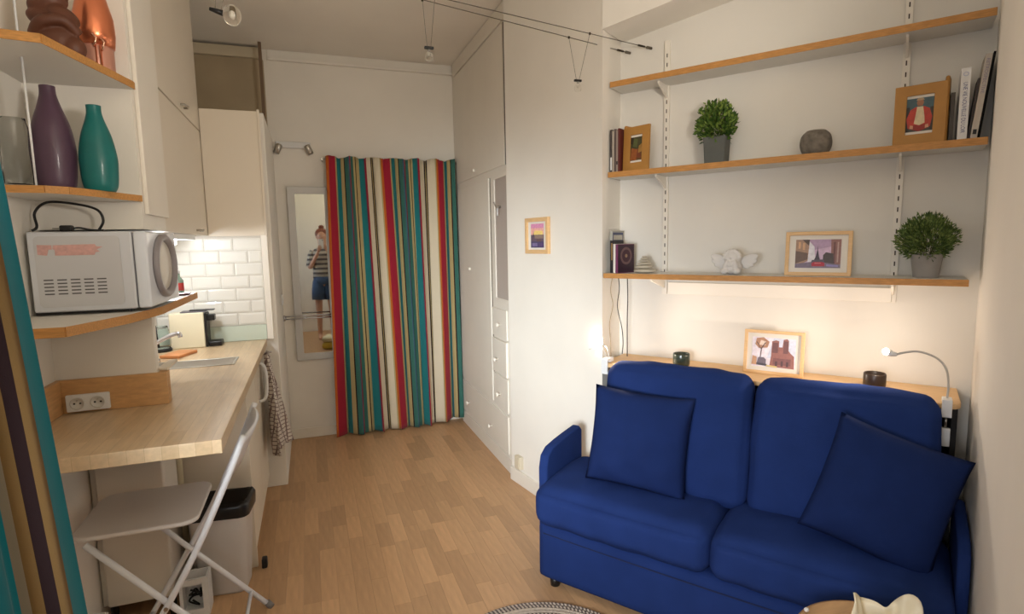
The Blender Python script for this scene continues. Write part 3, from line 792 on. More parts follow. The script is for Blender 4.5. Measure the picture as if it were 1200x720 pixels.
for n_ in (v1, v2): n_['category'] = 'vase'
# glass jar behind
GJ = thing('glass_jar', 'clear glass jar at the left end of the middle corner shelf', 'jar', (-.785, 2.06, 1.6625))
obj('body', lathe(B(), [(.034, 0), (.036, .01), (.036, .17), (.030, .19), (.030, .20), (.028, .19), (.033, .168), (.033, .012)], n=28), glass_m, GJ, True)
obj('base_stand', lathe(B(), [(.036, .0), (.036, .0005)], n=20), glass_m, GJ)
# brown knotted figurine
FG = thing('brown_figurine', 'dark brown knotted wooden figurine on the topmost corner shelf', 'figurine', (-.655, 2.06, 2.0355))
fb_ = B()
ell(fb_, (0, 0, .05), (.058, .045, .055)); ell(fb_, (.040, -.01, .032), (.032, .03, .034)); ell(fb_, (-.01, .0, .105), (.062, .042, .030), rot=Euler((0, R(18), 0)))
ell(fb_, (.02, -.01, .118), (.046, .036, .028), rot=Euler((0, R(30), 0))); ell(fb_, (-.015, 0, .155), (.052, .038, .032), rot=Euler((0, R(-20), 0))); ell(fb_, (.01, 0, .20), (.040, .034, .035))
ell(fb_, (.0, 0, .25), (.034, .032, .036)); tube(fb_, spline([(-.05, -.02, .06), (-.02, -.045, .09), (.03, -.035, .10), (.055, -.01, .07)], 6), .016, 10)
fo = obj('carved_body', fb_, mat('dark_carved_wood', (92, 52, 34), .5, var=.15, vscale=14, bump=.2, bscale=60), FG, True)
rm = fo.modifiers.new('r', 'REMESH'); rm.mode = 'VOXEL'; rm.voxel_size = .0035; rm.use_smooth_shade = True; sm = fo.modifiers.new('s', 'SMOOTH'); sm.iterations = 4
# copper canister with spoons
CC = thing('copper_canister', 'pink copper canister with hinged lids on the topmost corner shelf', 'canister', (-.600, 2.195, 2.0355))
cop = mat('copper', (226, 138, 100), .28, metal=.85)
obj('canister_body', lathe(B(), [(.046, 0), (.048, .004), (.048, .078), (.046, .082)], n=32), mat('pink_copper', (206, 150, 130), .4, metal=.4), CC, True)
obj('upper_canister', lathe(B(), [(.052, .0825), (.056, .12), (.054, .17), (.040, .23), (.028, .26)], n=32), cop, CC, True)
for dx, dz in ((.016, .088), (.036, .076)):
    obj('clasp', tube(B(), [(dx-.010, -.050, dz+.016), (dx-.004, -.058, dz+.018), (dx+.004, -.060, dz+.006), (dx-.002, -.058, dz-.012), (dx-.006, -.05, dz-.016)], .003, 8), mat('bright_copper', (255, 206, 178), .15, metal=1), CC, True)
for dx in (.012, .024): obj('seam_band', bx(dx, -.0500, .002, dx+.003, -.040, .078), cop, CC)
# small bottle and dish on the microwave shelf extension
SBt = thing('soap_bottle', 'small bottle with red label on the shelf behind the microwave', 'bottle', (-.545, 2.80, 1.2850))
obj('body', lathe(B(), [(.018, 0), (.020, .004), (.020, .055), (.008, .072), (.008, .085)], n=20), mat('bottle_green', (176, 206, 190), .2, trans=.4), SBt, True)
obj('label', lathe(B(), [(.0204, .012), (.0204, .045)], n=20, cap=False), mat('red_label', (206, 70, 66), .5), SBt, True)
obj('cap', lathe(B(), [(.009, .0855), (.009, .098), (.004, .10)], n=14), white_m, SBt, True)
dsh = tag(obj('small_dish', lathe(B(), [(.035, .0), (.045, .004), (.046, .008), (.043, .008), (.034, .0045), (.001, .004)], n=28), mat('dark_rose_dish', (112, 66, 66), .4), None, True, (-.545, 2.80, 1.2765)), 'dark rose dish under the small bottle on the microwave shelf', 'dish')

# ================================================================ FOLDING CHAIR
FC = thing('folding_chair', 'white metal folding chair at the square end of the worktop', 'chair', (-.50, 2.20, 0))
cw = mat('white_lacquered_steel', (232, 234, 240), .28)
YN, YF = -.205, .205
for y, nm in ((YN, 'near'), (YF, 'far')):
    # back pole: from front foot up to top rail
    obj('back_pole', tube(B(), spline([(-.185, y, .012), (-.003, y, .315), (.10, y, .50), (.205, y, .725), (.262, y, .86)], 5), .0105, 10), cw, FC, True)
    yi = y + (.024 if y < 0 else -.024)
    obj('leg', tube(B(), [(-.212, yi, .562), (-.003, yi, .315), (.262, yi, .012)], .0100, 10), cw, FC, True)
    obj('pivot', cyl(B(), (-.003, y-.012, .315), (-.003, y+.012, .315), .007, 10), steel_m, FC)
    f1_ = obj('foot_cap', cyl(B(), (-.192, y, 0.0005), (-.182, y, .026), .0135, 10), mat('grey_rubber', (120, 118, 116), .7), FC, True)
    f2_ = obj('foot_cap', cyl(B(), (.272, yi, 0.0005), (.256, yi, .024), .0135, 10), MATS['grey_rubber'], FC, True)
obj('cross_bar', cyl(B(), (.20, YN+.024, .085), (.20, YF-.024, .085), .007), cw, FC, True)
obj('cross_bar', cyl(B(), (-.15, YN, .07), (-.15, YF, .07), .007), cw, FC, True)
st_ = B()
prism(st_, rr_loop(-.258, -.175, .10, .175, .05), 0, .016)
sv = obj('seat', st_, mat('chair_seat_white', (222, 216, 212), .4), FC, loc=(0, 0, .566), bev=.006)
obj('seat_lip', cyl(B(), (-.260, -.135, .566), (-.260, .135, .566), .010, 10), MATS['chair_seat_white'], FC, True)
# wavy back plate
bp_ = B(); n = 20; fr_, bk_ = [], []
A0, A1 = Vector((.197, 0, .715)), Vector((.262, 0, .86)); up_ = (A1-A0)
nrm = Vector((-up_.z, 0, up_.x)).normalized()
gr = []
for i in range(n+1):
    t = i/n; y = YN + (YF-YN)*t
    curve = -.028*math.sin(math.pi*t)
    lo_ = .0 + .14*math.sin(math.pi*t)**2*.35; hi_ = 1.0 - .10*abs(2*t-1)**3
    col = []
    for j in range(5):
        k = lo_ + (hi_-lo_)*j/4
        col.append(bp_.verts.new(A0 + up_*k + Vector((0, y, 0)) - nrm*curve*-1*.9))
    gr.append(col)
for i in range(n):
    for j in range(4): bp_.faces.new((gr[i][j], gr[i+1][j], gr[i+1][j+1], gr[i][j+1]))
bo = obj('backrest', bp_, cw, FC, True); so = bo.modifiers.new('s', 'SOLIDIFY'); so.thickness = .010; so.offset = 0

# ================================================================ WASTE BIN
WB = thing('waste_bin', 'white plastic waste bin with black bag beneath the worktop', 'bin', (-.420, 2.605, 0), R(-7))
bb = B()
loops = []
for (hx, hy, z, r_) in ((.088, .062, .0, .03), (.092, .066, .01, .03), (.118, .088, .375, .035), (.122, .092, .385, .035), (.118, .088, .388, .035), (.110, .080, .37, .03), (.086, .060, .015, .03)):
    loops.append([bb.verts.new((x, y, z)) for x, y in rr_loop(-hx, -hy, hx, hy, r_, 5)])
for a, b in zip(loops, loops[1:]):
    for i in range(len(a)): bb.faces.new((a[i], a[(i+1) % len(a)], b[(i+1) % len(a)], b[i]))
bb.faces.new(loops[0][::-1]); bb.faces.new(loops[-1])
obj('bucket', bb, mat('bin_white', (212, 208, 204), .4), WB, True)
bg_ = B(); lp = []
rr_ = random.Random(5)
for (hx, hy, z) in ((.120, .090, .345), (.1245, .0945, .350), (.126, .096, .398), (.116, .088, .412), (.108, .078, .395), (.09, .06, .30), (.02, .02, .285)):
    lp.append([bg_.verts.new((x*(1+rr_.uniform(-.0, .02)), y*(1+rr_.uniform(-.0, .02)), z+(rr_.uniform(-.006, .008) if .35 < z < .42 else 0))) for x, y in rr_loop(-hx, -hy, hx, hy, .035, 5)])
for a, b in zip(lp[1:], lp[2:]):
    for i in range(len(a)): bg_.faces.new((a[i], a[(i+1) % len(a)], b[(i+1) % len(a)], b[i]))
bg_.faces.new(lp[-1]); [bg_.verts.remove(v) for v in lp[0]]
obj('bin_bag', bg_, mat('black_bag', (20, 19, 20), .3, bump=.5, bscale=30), WB, True)
bcst = tag(obj('castor', bx(-.012, -.02, 0, .012, .02, .045), black_m, None, bev=.006, loc=(-.275, 2.71, 0)), 'small black castor on the floor behind the waste bin', 'castor')

# ================================================================ FOREGROUND CURTAIN
SEQ2 = [((8, 104, 118), 3.4), ((118, 110, 96), 1.1), ((98, 74, 40), 1.4), ((26, 8, 10), 1.6), ((98, 74, 40), 1.5), ((8, 104, 118), 4.0)]
fg_m = stripes('foreground_curtain_fabric', SEQ2)
def fgpath(t, w): return (-.600 + .105*t + .150*w, .84 + .26*t)
fc = curtain('curtain', 'x', fgpath, 2.55, .02, .150, fg_m, amp=.012, folds=2.2, seed=9, u0=None, heading=False, nu=120, nv=30, fold=(.93, -.36))
fc['label'] = 'teal and tan striped curtain hanging at the left edge beside the worktop end'; fc['category'] = 'curtain'
rod2 = tag(obj('curtain_rod', tube(B(), [(-.829, .66, 2.565), (-.66, .74, 2.565), (-.47, 1.16, 2.565)], .010, 10), steel_m, None, True), 'rod above the teal curtain at the left edge', 'curtain rod')

# ================================================================ SHELF NICHE
def ns(s): return -s            # local x of niche frame from s
def nthing(name, label, cat, s, q, z, yaw=0, group=None):
    return thing(name, label, cat, N(s, q, z), NROT + R(yaw), group)
SHS = [('top', 2.47, 2.205, .024, -.197, 1.166), ('mid', 2.45, 1.795, .024, -.197, 1.166), ('low', 2.402, 1.326, .022, -.172, 1.166)]
SLAB = {'top': 'long white shelf with oak front edge, highest of three over the sofa', 'mid': 'long white shelf with oak front edge holding two portraits and a small pot plant', 'low': 'long white shelf with oak front edge carrying the white angel figurine'}
BR = {}
for nm, q, zt, th, s0, s1 in SHS:
    t = nthing('wall_shelf', SLAB[nm], 'shelf', 0, q, zt, 0, 'long shelves over the sofa')
    obj('board', bx(-s1, .004, -th, -s0, 2.618-q, 0), melam_m, t)
    obj('edge_band', bx(-s1, 0, -th-.0005, -s0, .0038, .0005), edge_m, t, bev=.001)
    for s in (.945, .040):
        b = B(); d = 2.606-q
        v = [b.verts.new((x, y, z)) for x in (-s-.004, -s+.004) for y, z in ((.03, -th-.0006), (.03, -th-.010), (d, -th-.055), (d, -th-.0006))]
        b.faces.new(v[:4]); b.faces.new(v[4:][::-1])
        for i in range(4): b.faces.new((v[i], v[(i+1) % 4], v[4+(i+1) % 4], v[4+i]))
        obj('bracket', b, paint_m, t)
slot_m = mat('slot_dark', (70, 60, 50), .8)
for k, s in enumerate((.945, .040)):
    t = nthing('shelf_upright', 'slotted white shelf upright behind the %s' % ('left-hand pot plant side of the shelves' if k == 0 else 'right-hand side of the shelves'), 'upright', s, 2.6195, 1.22, 0, 'slotted shelf uprights')
    top = 1.16 if k == 0 else 1.42
    obj('channel', bx(-.012, -.013, 0, .012, 0, top), paint_m, t, bev=.001)
    sl = B(); z = .06
    while z < top-.04:
        for dx in (-.006,): box(sl, dx-.0022+.006, -.0136, z, dx+.0022+.006, -.0128, z+.017)
        z += .041
    obj('slots', sl, slot_m, t)
t = nthing('shelf_light_board', 'white light-strip board on the wall under the lowest long shelf', 'board', .483, 2.6195, 1.222)
obj('board', bx(-.44, -.028, 0, .44, 0, .056), paint_m, t, bev=.002)

def leafball(cx, r, h, n, lw, ll, seed, top_only=False):
    rr = random.Random(seed); V_, F_ = [], []
    for i in range(n):
        a = rr.uniform(0, 6.283); cz = rr.uniform(-.85, 1); rad = (rr.uniform(.25, 1))**.45
        lump = 1 + .12*math.sin(a*3+seed) + .1*math.sin(a*5+cz*4)
        sx = math.sqrt(max(0, 1-cz*cz))
        p = Vector((math.cos(a)*sx*r*rad*lump, math.sin(a)*sx*r*.85*rad*lump, h*.44 + cz*h*.54*rad*lump))
        d = (p - Vector((0, 0, h*.15))).normalized() + Vector((rr.uniform(-.6, .6), rr.uniform(-.6, .6), rr.uniform(-.3, .7)))
        d.normalize(); sd = d.cross(Vector((rr.uniform(-1, 1), rr.uniform(-1, 1), rr.uniform(-1, 1))))
        if sd.length < .01: continue
        sd.normalize(); L_ = ll*rr.uniform(.7, 1.3); w_ = lw*rr.uniform(.7, 1.2); nn = d.cross(sd)*w_*.3
        b = len(V_); V_ += [p, p+d*L_*.5+sd*w_+nn, p+d*L_, p+d*L_*.5-sd*w_+nn]; F_.append((b, b+1, b+2, b+3))
    me = bpy.data.meshes.new('leaves'); me.from_pydata([tuple(v) for v in V_], [], F_); return me
def plant(label, s, q, z, pw, pb, ph, fr, fh, n, lw, ll, seed, prgb, leaf_rgbs, square):
    t = nthing('potted_plant', label, 'plant', s, q, z, 0, 'small pot plants on the long shelves')
    b = B()
    if square:
        def sq(h_, zz_): return [b.verts.new((x, y, zz_)) for x, y in rr_loop(-h_, -h_, h_, h_, h_*.22, 3)]
    else:
        def sq(h_, zz_): return [b.verts.new((h_*math.cos(2*math.pi*i/32), h_*math.sin(2*math.pi*i/32), zz_)) for i in range(32)]
    Ls = [sq(pb, 0), sq(pw, ph), sq(pw-.005, ph), sq(pw-.007, ph-.012)]
    for a, c in zip(Ls, Ls[1:]):
        for i in range(len(a)): b.faces.new((a[i], a[(i+1) % len(a)], c[(i+1) % len(a)], c[i]))
    b.faces.new(Ls[0][::-1]); b.faces.new(Ls[-1])
    obj('pot', b, mat('pot_%d' % seed, prgb, .8, var=.08, vscale=20, bump=.2, bscale=80), t, bev=.001)
    stb = B()
    rr = random.Random(seed)
    for i in range(14):
        a = rr.uniform(0, 6.28); tube(stb, [(.012*math.cos(a), .012*math.sin(a), ph-.014), (fr*.5*math.cos(a), fr*.5*math.sin(a), ph+fh*rr.uniform(.3, .7))], .0012, 5)
    sx = obj('stems', stb, mat('plant_stem', (82, 84, 40), .7), t); sx['kind'] = 'stuff'
    me = leafball(0, fr, fh, n, lw, ll, seed)
    ms = [mat('leaf_%d_%d' % (seed, i), c, .55, spec=.3) for i, c in enumerate(leaf_rgbs)]
    for m_ in ms: me.materials.append(m_)
    for p in me.polygons: p.material_index = rr.choice(range(len(ms)))
    o = link('foliage', me, t, (0, 0, ph-.008)); o['kind'] = 'stuff'
    return t
plant('bushy round-leaved plant in a dark grey square pot on the middle shelf', .694, 2.53, 1.7955, .047, .042, .112, .077, .155, 1150, .0070, .020, 11, (92, 94, 90), [(84, 112, 44), (58, 88, 34), (124, 146, 66)], True)
plant('fine-leaved plant in a light grey pot at the right end of the lowest shelf', -.056, 2.50, 1.3265, .049, .038, .083, .082, .145, 3400, .0028, .016, 12, (150, 146, 142), [(96, 118, 60), (68, 90, 44), (126, 144, 78)], False)
# stone tealight holder
TL = nthing('stone_holder', 'rough grey stone-textured round holder in the middle of the middle shelf', 'candle holder', .315, 2.52, 1.7955)
P = [(.030, 0), (.046, .008), (.055, .03), (.056, .052), (.050, .075), (.036, .090), (.030, .092), (.026, .086), (.030, .06), (.02, .04)]
obj('shell', lathe(B(), [(p.x, p.z) for p in spline([(a, 0, b) for a, b in P], 4)], n=36), mat('grey_stone', (120, 112, 102), .8, var=.3, vscale=45, bump=.8, bscale=70), TL, True)
# angel
AG = nthing('angel_figurine', 'white angel figurine with spread wings on the lowest long shelf', 'figurine', .606, 2.49, 1.3265)
ab = B()
ell(ab, (0, 0, .068), (.036, .034, .036)); ell(ab, (0, -.004, .03), (.040, .034, .032)); ell(ab, (-.024, -.03, .014), (.018, .020, .014)); ell(ab, (.024, -.03, .014), (.018, .020, .014))
ell(ab, (-.018, -.030, .040), (.012, .014, .024), rot=Euler((0, R(18), 0))); ell(ab, (.018, -.030, .040), (.012, .014, .024), rot=Euler((0, R(-18), 0)))
tube(ab, [(.0, -.036, .035), (.0, -.036, .058)], .009, 10); ell(ab, (0, -.028, .070), (.005, .010, .005))
for i in range(9):
    a = i/8*math.pi; ell(ab, (.030*math.cos(a), -.012, .072+.026*math.sin(a)), (.010, .012, .010), 10, 8)
ao = obj('angel_body', ab, mat('white_ceramic', (218, 214, 210), .5), AG, True, loc=(0, 0, .0012))
rm = ao.modifiers.new('r', 'REMESH'); rm.mode = 'VOXEL'; rm.voxel_size = .0022; rm.use_smooth_shade = True; ao.modifiers.new('s', 'SMOOTH').iterations = 3
for sg in (-1, 1):
    wbm = B()
    for (l_, a_, r_) in ((.082, 22, .018), (.074, 6, .015), (.062, -12, .013), (.048, -30, .012)):
        c_ = Vector((sg*(.022+l_*.5*math.cos(R(a_))), .018, .050+l_*.5*math.sin(R(a_))))
        ell(wbm, c_, (l_*.5, .006, r_), 16, 8, rot=Euler((0, -sg*R(a_), 0)))
    wo = obj('wing', wbm, MATS['white_ceramic'], AG, True); rm = wo.modifiers.new('r', 'REMESH'); rm.mode = 'VOXEL'; rm.voxel_size = .0024; rm.use_smooth_shade = True
# stacked pebbles ornament
PS = nthing('pebble_stack', 'stack of flat pale pebbles beside the small books on the lowest shelf', 'ornament', 1.000, 2.49, 1.3265)
z = 0
for i, (r_, h_, dx) in enumerate(((.054, .021, .004), (.043, .018, -.001), (.034, .014, .002), (.026, .012, -.002), (.019, .010, .001), (.012, .009, 0))):
    e = B(); ell(e, (dx, 0, z+h_/2), (r_, r_*.8, h_/2), 20, 10); obj('pebble', e, mat('pale_pebble', (196, 186, 168), .7, var=.08, vscale=20), PS, True); z += h_*.93
# ---- books
def book(label, s, q, z, th, dp, h, rgb, name='book', lean=0, yaw=0, group=None, spine=None, cover=None, pages=(222, 212, 190)):
    """spine faces the room; s = left edge of spine"""
    t = nthing(name, label, 'book', s, q, z, yaw, group)
    key = '%d_%d_%d' % rgb; c = mat('cover_'+key, rgb, .5)
    b = B(); cvr = .0018
    box(b, 0, 0, 0, th, cvr, h); box(b, 0, cvr, 0, cvr, dp, h); box(b, th-cvr, cvr, 0, th, dp, h)
    o = obj('cover', b, c, t); o2 = obj('pages', bx(cvr+.0002, cvr, .002, th-cvr-.0002, dp-.003, h-.003), mat('paper_%d_%d_%d' % pages, pages, .9), t)
    if lean:
        for k in (o, o2): k.rotation_euler = (0, R(lean), 0)
    return t, o
bkg = 'books at the left end of the middle shelf'
xs = 1.194
bl = [(.010, .196, (70, 62, 60), 'dark grey thin book at the far left of the middle shelf'), (.009, .190, (176, 164, 150), 'pale beige thin book, second from the left on the middle shelf'), (.010, .197, (92, 78, 74), 'brown-grey thin book, third from the left on the middle shelf'), (.008, .192, (150, 136, 126), 'light taupe thin book, fourth from the left on the middle shelf'), (.010, .198, (96, 38, 34), 'dark red thin book against the left portrait frame')]
for i, (th, h, c, lab) in enumerate(bl):
    t, o = book(lab, 1.166 - sum(b[0]+.0006 for b in bl[:i]), 2.475, 1.7955, th, .12, h, c, group=bkg)
    if i == 0: obj('spine_label', bx(.0015, -.0006, .012, .0085, -.0001, .07), white_m, t)
    if i == 3: obj('spine_label', bx(.001, -.0006, .035, .007, -.0001, .05), black_m, t)
bg2 = 'books at the left end of the lowest shelf'
t, _ = book('tall pale grey book with blue-edged cover, leftmost on the lowest shelf', 1.164, 2.470, 1.3265, .013, .13, .198, (172, 168, 158), group=bg2)
obj('cover_print', bx(.0132, .004, .15, .0136, .12, .190), mat('blue_grey', (70, 76, 108), .5), t); obj('cover_panel', bx(.0137, .012, .155, .0140, .112, .178), mat('panel_pale', (196, 190, 176), .6), t)
t, _ = book('black paperback standing in front of the tall pale book on the lowest shelf', 1.149, 2.440, 1.3265, .019, .11, .152, (28, 24, 26), group=bg2)
obj('spine_print', bx(.006, -.0006, .06, .012, -.0001, .14), mat('gold_print', (150, 118, 70), .5), t)
t, _ = book('thin white-spined book beside the black paperback on the lowest shelf', 1.128, 2.430, 1.3265, .012, .10, .136, (222, 216, 206), group=bg2)
t, _ = book('plum book with round lace pattern on its cover on the lowest shelf', 1.114, 2.424, 1.3265, .014, .115, .134, (108, 44, 84), group=bg2, yaw=-17)
k = print_part('cover_disc', t, .112, .128, [((52, 30, 44), rect(0, 0, 1, 1)), ((110, 84, 84), [(.5+.36*math.cos(a*math.pi/12), .6+.32*math.sin(a*math.pi/12)) for a in range(24)]), ((66, 36, 48), [(.5+.26*math.cos(a*math.pi/12), .6+.23*math.sin(a*math.pi/12)) for a in range(24)]), ((150, 120, 96), [(.5+.08*math.cos(a*math.pi/6), .6+.07*math.sin(a*math.pi/6)) for a in range(12)])])
k.rotation_euler = (0, 0, R(90)); k.location = (.0146, .058, .067)
bg3 = 'books at the right end of the middle shelf'
z = 1.7955
t, _ = book('thin dark grey book between the red portrait frame and the white book', -.094, 2.50, z, .012, .10, .165, (84, 76, 68), group=bg3)
t, _ = book('white hardback with blue spine lettering at the right of the middle shelf', -.116, 2.470, z, .026, .13, .234, (226, 224, 222), group=bg3)
text_part('UNE VIE NOUVELLE DU LOIR', .016, mat('blue_ink', (60, 70, 130), .5), t, (.013, -.0004, .105), (R(90), R(90), 0), wmax=.165)
text_part('O', .02, mat('pale_blue_ink', (170, 178, 206), .5), t, (.013, -.0004, .213), (R(90), 0, 0))
t, _ = book('thin dark grey book leaning just right of the white hardback', -.1435, 2.495, z+.0010, .006, .10, .20, (72, 60, 58), group=bg3, lean=5.5)
t = nthing('book', 'tall pale grey-beige book leaning right near the end of the middle shelf', 'book', -.151, 2.475, z+.0018, 0, bg3)
q_ = obj('cover', bx(0, 0, 0, .018, .13, .270), mat('cover_pale_grey', (190, 180, 168), .6), t, rot=(0, R(5.5), 0))
obj('emblem', bx(.004, -.0008, .014, .014, -.0001, .030), black_m, q_)
text_part('RETROSPECTIVE', .013, mat('faded_ink', (134, 122, 146), .5), q_, (.009, -.0005, .20), (R(90), R(90), 0), wmax=.11)
t.location.z += .0001
t = nthing('book', 'large black book leaning against the right wall at the end of the middle shelf', 'book', -.1705, 2.475, z+.0008, 0, bg3)
obj('cover', bx(0, 0, 0, .006, .135, .275), mat('matt_black_cover', (24, 24, 24), .9, spec=.1), t, rot=(0, R(5.5), 0))

# ---- framed pictures
def picture(name, label, s, q, z, w, h, fw_, depth, fm, layers, pw, ph, matc=(232, 226, 216), tilt=6, yaw=0, matted=True, rot=None, loc=None, pz=0):
    t = thing(name, label, 'picture frame', loc if loc is not None else N(s, q, z), (NROT if rot is None else rot) + R(yaw))
    hold = t
    b = B(); frame_bars(b, w, h, fw_, depth)
    f = obj('frame', b, fm, t, bev=.0015)
    m_ = obj('mount', bx(-w/2+fw_-.001, depth*.55, fw_-.001, w/2-fw_+.001, depth*.75, h-fw_+.001), mat('mount_%d' % matc[0], matc, .8), t)
    p_ = print_part('print', t, pw, ph, layers, y=depth*.55-.0006, z0=h/2+pz)
    for o in (f, m_, p_): o.rotation_euler = (R(-tilt), 0, 0)
    if tilt:
        st = obj('stand_leg', bx(-.012, 0, .0, .012, .003, h*.6), fm, t, rot=(R(9), 0, 0), loc=(0, depth+.008+h*.6*(math.tan(R(tilt))+math.tan(R(9))), .002)); 
    return t
brown_m = mat('tan_frame', (178, 128, 62), .5, var=.06, vscale=20)
pine_m = mat('pine_frame', (226, 186, 134), .45, var=.06, vscale=25, stretch=(1, 1, 5))
abst = [((96, 70, 40), rect(0, 0, 1, 1)), ((70, 66, 40), rect(0, .5, 1, 1)), ((150, 84, 40), [(0, .05), (.5, 0), (.6, .45), (.1, .55)]), ((120, 60, 36), [(.5, .1), (.9, .1), (.8, .4), (.6, .5)]), ((88, 96, 56), [(.2, .6), (.55, .55), (.6, .9), (.3, .95)]), ((160, 120, 60), [(.65, .3), (.98, .35), (.95, .7), (.7, .6)]), ((52, 44, 32), [(.0, .75), (.2, .7), (.25, 1), (0, 1)])]
t = picture('framed_picture', 'wide tan frame with small brown autumn print on the left of the middle shelf', 1.044, 2.478, 1.7955, .142, .200, .038, .012, brown_m, abst, .066, .105, tilt=3, yaw=-14)
obj('side_leaf', bx(-.074, .014, 0, -.060, .070, .212), brown_m, t, bev=.006)
port = [((62, 66, 58), rect(0, 0, 1, 1)), ((70, 96, 104), rect(0, .62, 1, 1)), ((44, 40, 40), rect(0, 0, .16, .75)), ((58, 50, 44), rect(.84, 0, 1, .7)),
        ((184, 58, 44), [(.12, .12), (.06, .4), (.18, .66), (.36, .74), (.64, .74), (.82, .66), (.92, .4), (.86, .12), (.5, .04)]), ((150, 40, 34), [(.14, .1), (.5, .0), (.84, .1), (.7, .2), (.3, .2)]),
        ((214, 196, 160), [(.40, .74), (.60, .74), (.66, .45), (.68, .24), (.5, .18), (.32, .24), (.36, .45)]), ((160, 110, 82), [(.42, .76), (.58, .76), (.62, .86), (.58, .95), (.42, .95), (.38, .86)]), ((176, 152, 120), [(.36, .93), (.64, .93), (.58, 1), (.42, 1)]), ((206, 150, 120), [(.18, .1), (.3, .08), (.3, .18), (.2, .2)]), ((206, 150, 120), [(.7, .08), (.82, .1), (.8, .2), (.7, .18)])]
t = picture('framed_picture', 'wide tan frame with red-coated seated figure on the right of the middle shelf', -.008, 2.478, 1.7955, .150, .206, .036, .012, brown_m, port, .086, .115, tilt=3, yaw=-6)
obj('side_leaf', bx(.066, .014, 0, .079, .070, .222), brown_m, t, bev=.006)
street = [((206, 178, 204), rect(0, 0, 1, 1)), ((180, 152, 182), [(.3, .6), (.8, .75), (.8, 1), (.3, 1)]), ((226, 222, 230), [(.28, .2), (.45, .25), (.42, .75), (.3, .95)]),
          ((172, 138, 116), [(0, 0), (.28, .25), (.31, 1), (0, 1)]), ((110, 88, 76), [(0, .15), (.28, .3), (.28, .52), (0, .6)]), ((214, 170, 130), rect(.06, .68, .11, .92)), ((214, 170, 130), rect(.16, .64, .21, .88)), ((90, 74, 66), [(.14, 1), (.30, .78), (.31, 1)]),
          ((148, 104, 96), [(.80, .1), (1, 0), (1, 1), (.78, 1)]), ((112, 72, 70), [(.84, .15), (.88, .15), (.88, .9), (.84, .9)]), ((190, 160, 150), [(.92, .2), (.95, .2), (.95, .9), (.92, .9)]),
          ((74, 62, 58), [(.62, .15), (.86, .12), (.84, .5), (.68, .55), (.62, .45)]), ((70, 58, 70), [(.40, .2), (.58, .2), (.535, .38), (.505, .62), (.495, .78), (.485, .62), (.455, .38)]), ((92, 82, 92), [(.35, .15), (.66, .15), (.64, .3), (.38, .28)]),
          ((126, 112, 130), [(0, 0), (1, 0), (1, .12), (.6, .2), (.3, .2), (0, .14)]), ((178, 38, 58), [(.38, .06), (.66, .06), (.66, .17), (.60, .21), (.42, .21), (.37, .16)]), ((206, 120, 120), rect(.44, .15, .58, .185)), ((150, 140, 190), [(.7, .06), (.95, .04), (.95, .1), (.7, .13)])]
picture('framed_picture', 'pale pine frame with a street view of an iron tower on the lowest long shelf', .290, 2.490, 1.3265, .232, .174, .014, .014, pine_m, street, .158, .112, tilt=6)
cath = [((236, 226, 236), rect(0, 0, 1, 1)), ((210, 214, 232), [(.35, .3), (1, .35), (1, .95), (.5, 1)]), ((150, 96, 86), [(.42, .02), (.98, .0), (.97, .42), (.90, .50), (.84, .60), (.84, .93), (.80, .99), (.72, .96), (.70, .70), (.62, .70), (.62, .90), (.55, .93), (.46, .88), (.45, .4)]),
        ((112, 70, 66), [(.47, .5), (.60, .5), (.60, .84), (.48, .84)]), ((112, 70, 66), [(.72, .5), (.83, .5), (.83, .9), (.73, .92)]), ((126, 78, 74), rect(.5, .1, .9, .32)), ((86, 54, 54), rect(.55, .06, .6, .22)), ((86, 54, 54), rect(.68, .06, .73, .24)), ((86, 54, 54), rect(.80, .06, .85, .22)),
        ((92, 66, 60), [(.185, .2), (.205, .2), (.235, .62), (.21, .62)]), ((178, 130, 100), [(.07, .75), (.16, .62), (.36, .66), (.40, .86), (.26, 1), (.10, .96)]), ((230, 206, 190), [(.17, .74), (.30, .72), (.32, .86), (.2, .9)]), ((92, 66, 60), [(.20, .6), (.23, .6), (.32, .82), (.30, .83)]), ((92, 66, 60), [(.20, .6), (.215, .6), (.12, .84), (.10, .83)]),
        ((196, 150, 116), [(.0, .05), (.12, .05), (.12, .32), (.02, .36)]), ((108, 96, 108), [(.12, .08), (.34, .06), (.34, .25), (.28, .32), (.16, .31)]), ((70, 62, 70), [(.12, .05), (.36, .03), (.36, .1), (.12, .12)]), ((214, 190, 120), [(.35, .02), (.6, .0), (.6, .05), (.35, .07)])]
picture('framed_picture', 'pale pine frame with a two-towered cathedral sketch behind the sofa back', .440, 2.500, .9085, .232, .184, .013, .014, pine_m, cath, .168, .124, tilt=7)
sunset = [((226, 150, 190), rect(0, 0, 1, 1)), ((240, 180, 170), rect(0, .5, 1, .82)), ((246, 216, 130), [(.15, .5), (.95, .5), (.9, .7), (.3, .72)]), ((104, 88, 104), rect(0, 0, 1, .54)), ((150, 128, 118), rect(.3, .38, .95, .52)), ((78, 70, 110), rect(0, .0, 1, .26)), ((128, 116, 160), rect(.1, .06, .5, .2)), ((108, 84, 84), rect(.45, .25, .8, .36)), ((70, 60, 80), [(.16, .48), (.26, .48), (.22, .62), (.21, .82), (.2, .62)]), ((92, 72, 120), rect(.6, .04, .95, .18))]
P0 = Vector((1.147, 3.0, 0))
wc = WA + W2D*( (2.865 - 3.20)/W2D.y )
picture('framed_picture', 'small pale frame with a pink sunset city view on the wall beside the wardrobe', 0, 0, 0, .228, .196, .022, .018, pine_m, sunset, .128, .130, tilt=0, rot=W2ROT, loc=Vector((wc.x, wc.y, 1.414)) + Vector((W2D.y, -W2D.x, 0))*.0195)

